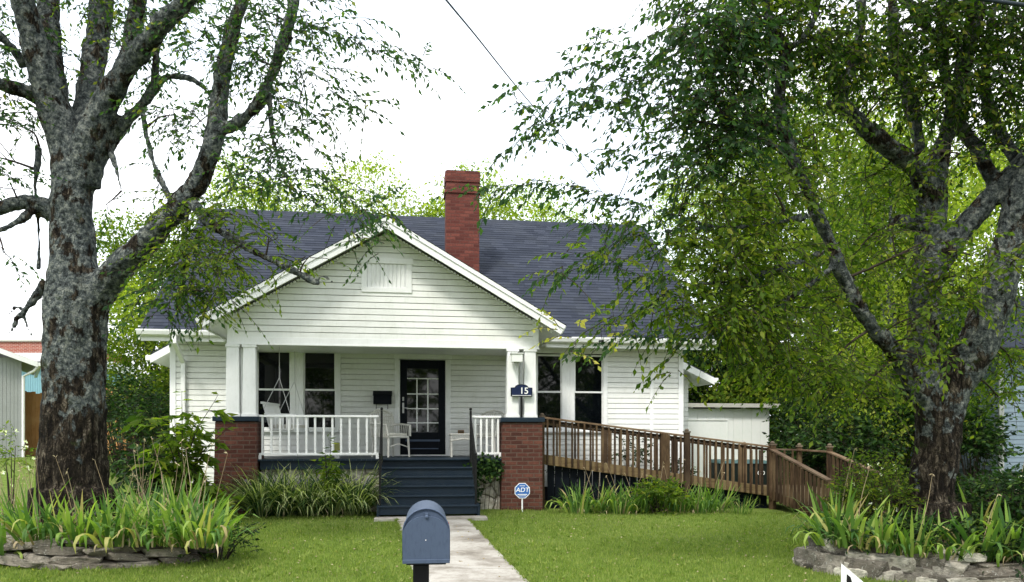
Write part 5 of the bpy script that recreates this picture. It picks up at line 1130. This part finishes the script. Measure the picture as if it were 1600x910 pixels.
def far_wood():
    F = Fol(); n = 26000; a = rng.random(n) * 1.9 - .95; r = 52 + 10 * rng.random(n); X = np.sin(a) * r; Y = np.cos(a) * r * .95
    top = 4.2 + 1.6 * np.sin(a * 17) + 1.1 * np.sin(a * 41 + 1) + np.where(a > .25, 2.5, 0) - np.where(a < -.32, 2.2, 0); Z = ground(X, Y) + np.clip(top, 1.5, 9) * rng.random(n) ** .8
    p = np.stack([X, Y, Z], 1); F.leaves(p, rng.normal(size=p.shape), .55 * (.6 + .7 * rng.random(n)), .7, 1); tag(F.build('far_wood', ['twig', 'leaf_shrub']), 'dark green wood in the far distance behind the gardens', 'wood', kind='stuff')
far_wood()
# ---- shrubs
def shrub(name, label, x, y, w_, h, mats, n, lsize, cat='shrub', group=None, z=None, dy=None, nl=8, ratio=.5, slen=.3, hang=.25, extra=None):
    z0 = gz(x, y) if z is None else z; t = thing(name, label, cat, (x, y, z0), group=group); F = Fol()
    u = unit(n) * (rng.random((n, 1)) ** .4); u[:, 2] = np.abs(u[:, 2]) ** .8 * np.sign(u[:, 2] + .35)
    o = u * [w_ / 2, (dy or w_) / 2, h * .5] + [0, 0, h * .5]; o[:, 2] = np.clip(o[:, 2], .03, None)
    dr = u + rng.normal(size=(n, 3)) * .5 + [0, 0, .35]; F.sprays(o, dr, slen * (.6 + .7 * rng.random(n)), nl, lsize, hang, 1, 0, .003, ratio)
    for k in range(max(4, n // 14)):
        e = Vector(o[rng.integers(n)]); s0 = Vector((e.x * .25, e.y * .25, -.03)); pts, rr = catmull([s0, (s0 + e) / 2 + Vector((0, 0, .1 * h)), e], [.014, .009, .004], 3); F.tube(pts, rr, 5, 0)
    if extra:
        mi, m_, sz = extra; uu = unit(m_); uu[:, 2] = np.abs(uu[:, 2]); p = uu * [w_ / 2 * .95, (dy or w_) / 2 * .95, h] * .98
        for q_ in range(5): F.leaves(p + rng.normal(size=(m_, 3)) * .004, rng.normal(size=(m_, 3)) + [0, 0, .4], sz, .7, mi)
    F.build('foliage', mats, t); return t
SM = ['twig', 'leaf_shrub']
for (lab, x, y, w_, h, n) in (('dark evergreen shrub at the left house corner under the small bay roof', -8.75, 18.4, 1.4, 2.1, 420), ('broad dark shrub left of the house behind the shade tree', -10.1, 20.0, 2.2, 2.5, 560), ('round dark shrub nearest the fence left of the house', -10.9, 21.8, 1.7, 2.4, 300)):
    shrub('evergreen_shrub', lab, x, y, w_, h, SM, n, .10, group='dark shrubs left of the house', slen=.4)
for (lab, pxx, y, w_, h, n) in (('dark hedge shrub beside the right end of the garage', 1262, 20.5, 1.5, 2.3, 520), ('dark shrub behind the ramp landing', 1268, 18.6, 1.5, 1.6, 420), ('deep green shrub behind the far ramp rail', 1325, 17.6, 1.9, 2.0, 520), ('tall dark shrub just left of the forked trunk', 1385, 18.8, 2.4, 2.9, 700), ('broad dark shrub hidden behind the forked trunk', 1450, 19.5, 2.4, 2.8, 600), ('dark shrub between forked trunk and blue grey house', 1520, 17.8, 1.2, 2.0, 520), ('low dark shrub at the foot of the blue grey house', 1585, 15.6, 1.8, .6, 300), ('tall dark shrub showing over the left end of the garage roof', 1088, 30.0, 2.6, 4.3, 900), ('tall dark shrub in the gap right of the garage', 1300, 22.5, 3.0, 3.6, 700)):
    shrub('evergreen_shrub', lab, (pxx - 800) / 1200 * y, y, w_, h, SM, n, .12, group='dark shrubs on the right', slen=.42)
# low planting between ramp and house wall
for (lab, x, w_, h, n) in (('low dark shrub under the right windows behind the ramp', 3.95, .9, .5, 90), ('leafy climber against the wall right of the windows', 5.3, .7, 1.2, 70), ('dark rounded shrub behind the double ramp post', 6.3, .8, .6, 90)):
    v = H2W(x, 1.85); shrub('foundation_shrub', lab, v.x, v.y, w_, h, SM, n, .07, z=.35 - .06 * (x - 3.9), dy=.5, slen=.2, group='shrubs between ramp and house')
# big-leaved plant by the left pier
def bigleaf(label, x, y, h, stems, spread, ls, mats=('twig', 'leaf_shrub', 'leaf_lime'), cat='plant', group=None, name='leafy_bush'):
    t = thing(name, label, cat, (x, y, gz(x, y)), group=group); F = Fol()
    for k in range(stems):
        a = rng.random() * 6.28; r_ = spread * (.2 + .8 * rng.random()); hh = h * (.45 + .55 * rng.random()) if k else h
        if k == 0: r_ = .1
        e = Vector((math.cos(a) * r_, math.sin(a) * r_, hh)); mid = Vector((e.x * .25, e.y * .25, hh * .6)); cp, cr_ = catmull([Vector((0, 0, -.02)), mid, e], [.011, .008, .003], 6); F.tube(cp, cr_, 5, 0)
        ii = range(3, len(cp)); pos, dr, ss = [], [], []
        for j, i in enumerate(list(ii) * 2):
            p = cp[i]; b = j * 2.4 + rng.random(); pos.append(tuple(p)); dr.append((math.cos(b), math.sin(b), -.1 + .5 * rng.random() - .3 * (i < 7))); ss.append(ls * (.6 + .5 * rng.random()))
        F.leaves(np.array(pos), np.array(dr), np.array(ss), .42, 2 if (k == 0 and len(mats) > 2) else 1, .2, np.tile([0, 0, 1.], (len(pos), 1)))
        n = 5; idx = rng.integers(4, len(cp), n); o = np.array([tuple(cp[i]) for i in idx]); dd = unit(n) * [1, 1, .3] + [0, 0, .1]; F.sprays(o, dd, .28, 7, ls * .85, .3, 1, 0, .004, .42)
    F.build('foliage', list(mats), t); return t
v = P(285, 0, 12.4); bigleaf('tall broad-leaved bush with bright new top leaves left of the brick pier', v.x, 12.4, 2.1, 20, .8, .21, ('twig', 'leaf_mid', 'leaf_lime'))
v = P(235, 0, 12.9); bigleaf('darker broad-leaved bush between the shade tree and the tall bush', v.x, 12.9, 1.35, 14, .7, .18, ('twig', 'leaf_shrub'))
v = P(325, 0, 12.2); bigleaf('low broad-leaved bush directly before the left brick pier', v.x, 12.2, .8, 12, .6, .17, ('twig', 'leaf_mid'))
v = H2W(-.95, -.75); bigleaf('young plant with drooping leaves rising above the striped grass clumps', v.x, v.y, 1.2, 5, .35, .17, ('twig', 'leaf_mid'))
v = P(18, 0, 12.5); shrub('rose_bush', 'thin straggly bush with a few white flowers at the left edge', v.x, 12.5, 1.0, 1.55, ['twig', 'leaf_mid', 'flower_white'], 60, .06, extra=(2, 14, .05))
# ivy right of the steps
def ivy():
    v = H2W(1.9, -.02, 0); t = thing('ivy', 'dark ivy climbing over the stone foundation right of the steps', 'ivy', v, (0, 0, TH)); F = Fol()
    n = 520; x = rng.normal(0, .17, n); z = .80 + rng.normal(0, .10, n); mask = rng.random(n) < .3
    x[mask] = -.22 + rng.normal(0, .05, mask.sum()); z[mask] = .1 + rng.random(mask.sum()) * .75
    p = np.stack([np.clip(x, -.42, .28), -.02 - .10 * rng.random(n), z], 1); F.leaves(p, unit(n) + [0, -.3, -.5], .07, .85, 1, .2, np.tile([0, -1., .2], (n, 1)))
    for k in range(6):
        a = Vector((-.2 + .08 * k, .0, .02)); F.tube([a, a + Vector((.03, -.02, .4)), a + Vector((-.02 + .02 * k, -.03, .8))], .006, 4, 0)
    F.build('foliage', ['twig', 'leaf_shrub'], t)
ivy()

# ---- sword-leaved plants
def blade_clump(F, cx, cy_, cz, n, h, wid, lean, mi=0, droop=.5, seg=6, spread=.12, dpow=2.0):
    """n sword blades fanning from a foot, some bending over"""
    for _ in range(n):
        a = rng.random() * 6.283; ro = spread * math.sqrt(rng.random()); p0 = np.array([cx + math.cos(a) * ro, cy_ + math.sin(a) * ro, cz]); h_ = h * (.55 + .5 * rng.random())
        th = lean * (.25 + rng.random()); dirv = np.array([math.cos(a), math.sin(a)]); cur = droop * rng.random() ** dpow * 2.4
        pts = []; pos = p0.copy(); ang = math.pi / 2 - th * .6; ds = h_ / seg
        for i in range(seg + 1):
            pts.append(pos.copy()); pos = pos + np.array([dirv[0] * math.cos(ang), dirv[1] * math.cos(ang), math.sin(ang)]) * ds; ang -= cur * (i + 1) / seg * .75
        pts = np.array(pts); b = rng.random() * 6.28; sx = np.array([math.cos(b), math.sin(b), 0]) * .7 + np.array([-dirv[1], dirv[0], 0]); sx /= np.linalg.norm(sx)
        ww = wid * (.7 + .5 * rng.random()) * np.array([.75, 1, 1, .95, .8, .5, .04][:seg + 1]) / 2
        L_v = pts + sx * ww[:, None]; R_v = pts - sx * ww[:, None]; V = np.concatenate([L_v, R_v]); m_ = seg + 1; Fc = []
        for i in range(seg): Fc += [[i, i + 1, m_ + i + 1], [i, m_ + i + 1, m_ + i]]
        F.add(V, np.array(Fc), mi)
def iris(label, x, y, z, n, h=.55, group=None, wid=.034, lean=.75, droop=.6, stalks=0, mats=('iris_leaf', 'dry_stalk'), name='iris_clump', cat='plant', spread=.14, dry=4, dpow=2.0):
    t = thing(name, label, cat, (x, y, z), group=group); F = Fol(); blade_clump(F, 0, 0, 0, n, h, wid, lean, 0, droop, spread=spread, dpow=dpow)
    if dry: blade_clump(F, 0, 0, 0, dry, h * .6, wid * .5, 1.3, 1, 1.2, spread=spread * 1.2)
    for k in range(stalks):
        a = rng.random() * 6.28; e = Vector((math.cos(a) * .25, math.sin(a) * .2, h * (1.0 + .55 * rng.random()))); m_ = e * .5 + Vector((rng.normal() * .03, 0, .05)); pts, rr = catmull([Vector((0, 0, 0)), m_, e], [.005, .004, .0022], 4); F.tube(pts, rr, 4, 1)
        for j in range(2): F.leaves(np.array([tuple(e)]), unit(1) + [0, 0, -.3], .05, .3, 1)
    return F.build('foliage', list(mats), t)
# left bed stones
def make_stone(nm, sx, sy, sz, seed):
    me = bpy.data.meshes.new(nm); bm = bmesh.new(); bmesh.ops.create_icosphere(bm, subdivisions=3, radius=1)
    for v in bm.verts:
        c_ = v.co; q_ = Vector((max(-.72, min(.72, c_.x)), max(-.72, min(.72, c_.y)), max(-.55, min(.55, c_.z)))); nn = noise.fractal(c_ * 1.7 + Vector((seed * 9.1, 0, 0)), 1, 2, 3)
        n2 = noise.noise(c_ * .9 + Vector((0, seed * 5.3, 0)))
        v.co = Vector((q_.x * sx * (1 + .4 * n2) / .72, q_.y * sy * (1 + .3 * n2) / .72, q_.z * sz / .55 * (1 + .2 * n2) + nn * sz * .16))
    bm.to_mesh(me); bm.free(); me.polygons.foreach_set('use_smooth', [False] * len(me.polygons)); return me
slabm = [make_stone('flat_stone', .22 + .05 * (k % 3), .16, .045 + .012 * (k % 2), k) for k in range(6)]
blockm = [make_stone('rubble_stone', .15 + .03 * (k % 3), .12, .055 + .02 * (k % 3), k + 20) for k in range(7)]
for me in slabm: me.materials.append(MAT['flagstone'])
for me in blockm: me.materials.append(MAT['pale_stone'])
BL = Vector((P(168, 0, 9.75).x, 9.75, 0)); BR = Vector((P(1482, 0, 9.3).x, 9.3, 0))
def bed_soil(name, c_, rx_, ry_, h, label):
    mb = MB(); n = 28; z0 = gz(c_.x, c_.y)
    rings = [(1.0, -.06), (.97, h * .55), (.85, h * .85), (.4, h), (.0, h)]
    V = []
    for k, (r, z) in enumerate(rings):
        for j in range(n): a = 2 * math.pi * j / n; V.append((c_.x + rx_ * r * math.cos(a), c_.y + ry_ * r * math.sin(a), z0 + z + .02 * noise.noise(Vector((j, k, 0)))))
    mb.v = V
    for k in range(len(rings) - 1):
        for j in range(n): a = k * n + j; b = k * n + (j + 1) % n; mb.f.append((a, b, b + n, a + n)); mb.mi.append(0)
    return tag(mb.build(name, 'bed_soil', smooth=True), kind='structure')
bed_soil('left_bed_soil', BL, 1.30, .95, .30, ''); bed_soil('right_bed_soil', BR, 1.72, 1.05, .28, '')
def wall_ring(c_, rx_, ry_, a0, a1, layers, meshes, name, lab, group, lh, z_extra=0, rotz=.0, gap=.34):
    cnt = 0
    for L in range(layers):
        arc = 0; a = a0 + L * .05
        while a < a1:
            k = 1 - .045 * L; x = c_.x + rx_ * k * math.cos(a); y = c_.y + ry_ * k * math.sin(a); z = gz(x, y) + .03 + L * lh + random.uniform(-.01, .012) + z_extra
            me = random.choice(meshes); o = bpy.data.objects.new(name, me); C.objects.link(o); o.location = (x, y, z)
            tang = math.atan2(ry_ * math.cos(a), -rx_ * math.sin(a)); o.rotation_euler = (random.uniform(-.12, .12), random.uniform(-.15, .15), tang + random.uniform(-.3, .3) + (math.pi if random.random() < .5 else 0)); s_ = random.uniform(.75, 1.15) if name == 'flat_stone' else random.choice((.45, .6, .7, .8, 1.05)); o.scale = (s_ * random.uniform(.85, 1.2), s_, s_ ** .5 * random.uniform(.75, 1.05)); o.rotation_euler.x += random.uniform(-.18, .18); o.rotation_euler.z += random.uniform(-.35, .35)
            row = 'top' if L == layers - 1 else ('bottom', 'second', 'third', 'fourth')[L]; fr_ = (a - a0) / (a1 - a0); sd2 = 'left' if fr_ < .33 else 'middle' if fr_ < .67 else 'right'
            tag(o, lab.replace('ROW', f'{row} row, {sd2} third,'), 'stone', group); cnt += 1
            a += gap * s_ * random.uniform(.9, 1.15) / math.hypot(rx_ * math.sin(a), ry_ * math.cos(a))
    return cnt
wall_ring(BL, 1.36, 1.02, R(180), R(352), 4, slabm, 'flat_stone', 'grey-brown flagstone in the ROW of the left bed edging', 'flagstones edging the left bed', .083, gap=.50)
wall_ring(BR, 1.77, 1.12, R(172), R(262), 4, blockm, 'rubble_stone', 'pale rubble stone in the ROW of the right bed edging', 'rubble stones edging the right bed', .078, gap=.235)
wall_ring(BR, 1.77, 1.12, R(264), R(350), 3, slabm, 'flat_stone', 'long grey flagstone in the ROW of the low right bed edging', 'flagstones edging the right bed', .085, gap=.46)
# iris clumps in the left bed
k = 0
rows = {0: [5, 60, 130, 185, 240, 290, 325], 1: [-5, 45, 100, 155, 215, 265, 310]}
for ri, dd in ((0, 8.93), (1, 9.75)):
    for i, pxx in enumerate(rows[ri]):
        x = P(pxx + random.uniform(-8, 8), 0, dd).x; inside = abs(pxx - 168) < 160
        if ri == 1 and 70 < pxx < 165: continue
        k += 1; nth = ORD[i]
        iris(f'{nth} iris clump from the left in the {"front" if ri == 0 else "back"} row of the left flower bed', x, dd + random.uniform(-.1, .1), gz(x, dd) + (.24 if inside else .02), 78, .70 if ri == 0 else .80, 'iris clumps in the left bed', stalks=4 if ri else 2, spread=.26, droop=.95, lean=1.0, dry=22, wid=.046)
x = P(340, 0, 9.3).x; shrub('ground_creeper', 'low leafy creeper spilling over the right end of the left flower bed', x, 9.3, .9, .42, ['twig', 'leaf_shrub'], 110, .05, slen=.16, cat='plant')
x = P(20, 0, 10.8).x; iris('tall dry grass and stalks left of the big trunk', x, 10.8, gz(x, 10.8), 40, .75, None, wid=.012, lean=.5, stalks=16, dry=20, name='dry_grass_clump', spread=.45)
x = P(205, 0, 10.9).x; iris('tall dry grass and stalks right of the big left trunk', x, 10.9, gz(x, 10.9), 40, .6, None, wid=.012, lean=.5, stalks=16, dry=16, name='dry_grass_clump', spread=.4)
# right bed
for i, (pxx, dd, h_, zb_) in enumerate(((1303, 9.0, .60, .30), (1338, 8.75, .5, .32), (1375, 8.6, .45, .30), (1425, 8.5, .46, .28), (1475, 8.42, .42, .26), (1530, 8.42, .5, .26), (1585, 8.42, .55, .26), (1310, 9.5, .62, .3), (1525, 9.2, .6, .3), (1580, 9.4, .6, .3))):
    x = P(pxx, 0, dd).x; back = i >= 7; idx = i - 7 if back else i
    iris(f'{ORD[idx]} iris clump from the left in the {"back" if back else "front"} row of the right flower bed', x, dd, gz(x, dd) + zb_, 46 if not back else 52, h_ * 1.3, 'iris clumps in the right bed', droop=.95, lean=1.0, stalks=1 if i % 2 else 0, spread=.22, wid=.046, dry=8)
x = P(1375, 0, 9.6).x; shrub('weed_bush', 'tall weedy bush with tiny white flowers left of the forked trunk', x, 9.6, .95, 1.30, ['twig', 'leaf_mid', 'flower_white'], 620, .055, extra=(2, 44, .028), slen=.22, ratio=.4)
x = P(1338, 0, 9.7).x; shrub('weed_bush', 'lower weedy bush with a few white blooms before the ramp end', x, 9.7, .65, .72, ['twig', 'leaf_mid', 'flower_white'], 280, .05, extra=(2, 20, .025), slen=.22, ratio=.4)
for (lab, pxx, dd, w_, h_, n_) in (('leafy weeds right of the forked trunk in the right bed', 1540, 9.4, 1.1, .75, 330), ('flowering weeds at the right edge of the photo', 1600, 9.2, .9, 1.05, 300), ('low vine over the stones in front of the forked trunk', 1440, 8.75, 1.1, .32, 200), ('low vine over the flat stones at the right edge', 1570, 8.45, 1.0, .45, 240), ('low green weeds between the stones of the right bed', 1350, 8.9, .9, .3, 80)):
    x = P(pxx, 0, dd).x; shrub('bed_weeds', lab, x, dd, w_, h_, ['twig', 'leaf_shrub', 'flower_white'], n_, .065, z=gz(x, dd) + (.26 if pxx < 1560 else .1), dy=.6, slen=.2, cat='plant', group='weeds in the right bed', extra=(2, 12 if 'flower' in lab else 1, .025))
# ramp bed
for i in range(8):
    v = H2W(3.55 + i * .375, -.55 + .1 * math.sin(i * 2)); iris(f'{ORD[i]} sword-leaved clump from the brick pier in the strip before the ramp', v.x, v.y, gz(v.x, v.y), 75, .66, 'sword-leaved clumps before the ramp', stalks=2, spread=.27, wid=.034, droop=.85, dry=12)
for i, (xx, lab) in enumerate(((5.0, 'bushy dark green leaves in the middle of the strip before the ramp'), (6.6, 'fine grassy tuft at the right end of the strip before the ramp'))):
    v = H2W(xx, -.75); 
    if i == 0: shrub('leafy_perennial', lab, v.x, v.y, .9, .58, ['twig', 'leaf_mid'], 160, .09, slen=.18, cat='plant')
    else: iris(lab, v.x, v.y, gz(v.x, v.y), 90, .42, None, wid=.010, lean=.7, name='grass_tuft', spread=.2, dry=6)
# liriope
for i in range(5):
    v = H2W(-2.08 + i * .395, -.55); t_ = iris(f'{ORD[i]} striped grassy clump from the left pier along the porch front', v.x, v.y, gz(v.x, v.y), 460, 1.12, 'striped grassy clumps before the porch', wid=.021, lean=1.15, droop=.42, dpow=.5, mats=('liriope_leaf', 'dry_stalk', 'flower_purple'), name='lilyturf_clump', spread=.18, dry=5)
    F = Fol()
    for k in range(7):
        a = rng.random() * 6.28; p = np.array([math.cos(a) * .15, math.sin(a) * .12 - .08, .46]); pts = np.stack([p + [0.02 * q_ * math.cos(a), 0, .022 * q_] for q_ in range(9)]).repeat(3, 0); F.leaves(pts, unit(len(pts)), .022, .8, 0)
    F.tube([(0, 0, 0), (0, 0, .02)], .004, 4, 0); F.build('flowers', ['flower_purple'], t_.parent)['kind'] = 'stuff'

# ================================================================== WIRES
def cable(name, lab, pts, r):
    cp, cr_ = catmull(pts, [r] * len(pts), 8); mb = MB(); b0 = cp[0]; mb.tube([p - b0 for p in cp], cr_, 6); o = mb.build(name, 'cable', smooth=True); o.location = b0; return tag(o, lab, 'cable')
cable('service_cable', 'thin overhead cable slanting down across the sky towards the roof', [P(600, -120, 6.5), P(697, 0, 9), P(745, 58, 11.5), P(800, 127, 15), P(845, 180, 19), P(885, 224, 24), P(975, 348, 34)], .012)
cable('overhead_cable', 'dark overhead cable crossing the top right corner over the trees', [P(1330, -45, 6.2), P(1480, -12, 6), P(1600, 8, 5.9), P(1800, 25, 5.7)], .016)
v = P(975, 352, 34)
t = thing('utility_pole', 'wooden utility pole standing behind the house', 'pole', (v.x, 34.15, 0)); MB().tube([(0, 0, -.3), (0, 0, v.z + .15)], [.15, .12], 12).build('shaft', 'old_wood', t)

# ================================================================== LAWN GRASS
def grass():
    n = 330000
    # density falls with distance
    Y = 5.6 + (rng.random(n) ** 1.25) * 9.2; X = (rng.random(n) - .5) * 2 * (Y * .70)
    hx, hy = W2H(X, Y)
    wl = np.interp(Y, [r[2] for r in WALK][::-1], [r[0] for r in WALK][::-1]); wr = np.interp(Y, [r[2] for r in WALK][::-1], [r[1] for r in WALK][::-1])
    edge = .03 * np.sin(Y * 9) + .02 * np.sin(Y * 23)
    ok = ~((X > wl + .02 + edge) & (X < wr - .02 + edge) & (Y < 12.9)) & ~((hx > -.15) & (hx < 1.78) & (hy > -1.66)) & ~((hx > -3.0) & (hx < 3.0) & (hy > -.1)) & (hy < .35)
    ok &= ((X - BL.x) / 1.3) ** 2 + ((Y - BL.y) / .95) ** 2 > 1; ok &= ((X - BR.x) / 1.72) ** 2 + ((Y - BR.y) / 1.05) ** 2 > 1
    # thin patches
    pt = np.sin(X * 1.3 + 2 * np.sin(Y * .8)) * np.cos(Y * 1.7 + X) + .5 * np.sin(X * 5.1) * np.sin(Y * 4.3); ok &= rng.random(n) < (1 - .35 * np.clip(pt, 0, 1))
    X, Y = X[ok], Y[ok]; n = len(X); Z = ground(X, Y) - .004
    hgt = (.022 + .03 * rng.random(n)) * (1 + .9 * (rng.random(n) < .03)); a = rng.random(n) * 6.28; ln = .5 * rng.random(n) * hgt; b = rng.random(n) * 6.28; w_ = .0034 + .003 * rng.random(n)
    base = np.stack([X, Y, Z], 1); sx = np.stack([np.cos(b) * w_, np.sin(b) * w_, 0 * b], 1); tip = base + np.stack([np.cos(a) * ln, np.sin(a) * ln, hgt], 1)
    F = Fol(); F.add(np.stack([base - sx, base + sx, tip], 1), np.arange(n * 3).reshape(-1, 3), 0)
    # coarse weeds and clover standing a little higher
    m_ = 1500; yy = 6.0 + rng.random(m_) ** 1.2 * 8.2; xx = (rng.random(m_) - .5) * 1.35 * yy; wl2 = np.interp(yy, [r[2] for r in WALK][::-1], [r[0] for r in WALK][::-1]); wr2 = np.interp(yy, [r[2] for r in WALK][::-1], [r[1] for r in WALK][::-1])
    hx2, hy2 = W2H(xx, yy); kk = ~((xx > wl2 - .03) & (xx < wr2 + .03)) & (hy2 < -.2) & ~((hx2 > -.3) & (hx2 < 1.9) & (hy2 > -1.8)) & (((xx - BL.x) / 1.4) ** 2 + ((yy - BL.y) / 1.1) ** 2 > 1) & (((xx - BR.x) / 1.85) ** 2 + ((yy - BR.y) / 1.2) ** 2 > 1)
    xx, yy = xx[kk], yy[kk]; p = np.stack([xx, yy, ground(xx, yy) + .01], 1).repeat(9, 0); p[:, :2] += rng.normal(size=(len(p), 2)) * .018; F.leaves(p, rng.normal(size=p.shape) * .8 + [0, 0, .8], .05 * (.5 + rng.random(len(p))), .35, 0)
    # ragged tufts along the path edges
    yy = 4.5 + rng.random(2600) * 8.2; sd3 = rng.random(2600) < .5; wl2 = np.interp(yy, [r[2] for r in WALK][::-1], [r[0] for r in WALK][::-1]); wr2 = np.interp(yy, [r[2] for r in WALK][::-1], [r[1] for r in WALK][::-1]); gap = np.sin(yy * 7) + .6 * np.sin(yy * 19) > -.5
    xx = np.where(sd3, wl2 - .01, wr2 + .01) + rng.normal(size=2600) * .015; yy, xx = yy[gap], xx[gap]; p = np.stack([xx, yy, ground(xx, yy) + .005], 1).repeat(3, 0); F.leaves(p, rng.normal(size=p.shape) * .6 + [0, 0, 1.0], .055, .14, 0)
    # stray fallen leaves
    m_ = 700; yy = 6.5 + rng.random(m_) * 7; xx = (rng.random(m_) - .5) * 1.2 * yy; p = np.stack([xx, yy, ground(xx, yy) + .028], 1); F.leaves(p, unit(m_) * [1, 1, .15], .035, .5, 1)
    tag(F.build('lawn_grass', ['grass_blade', 'dry_stalk']), 'short green mown grass with a few fallen leaves', 'grass', kind='stuff')
grass()
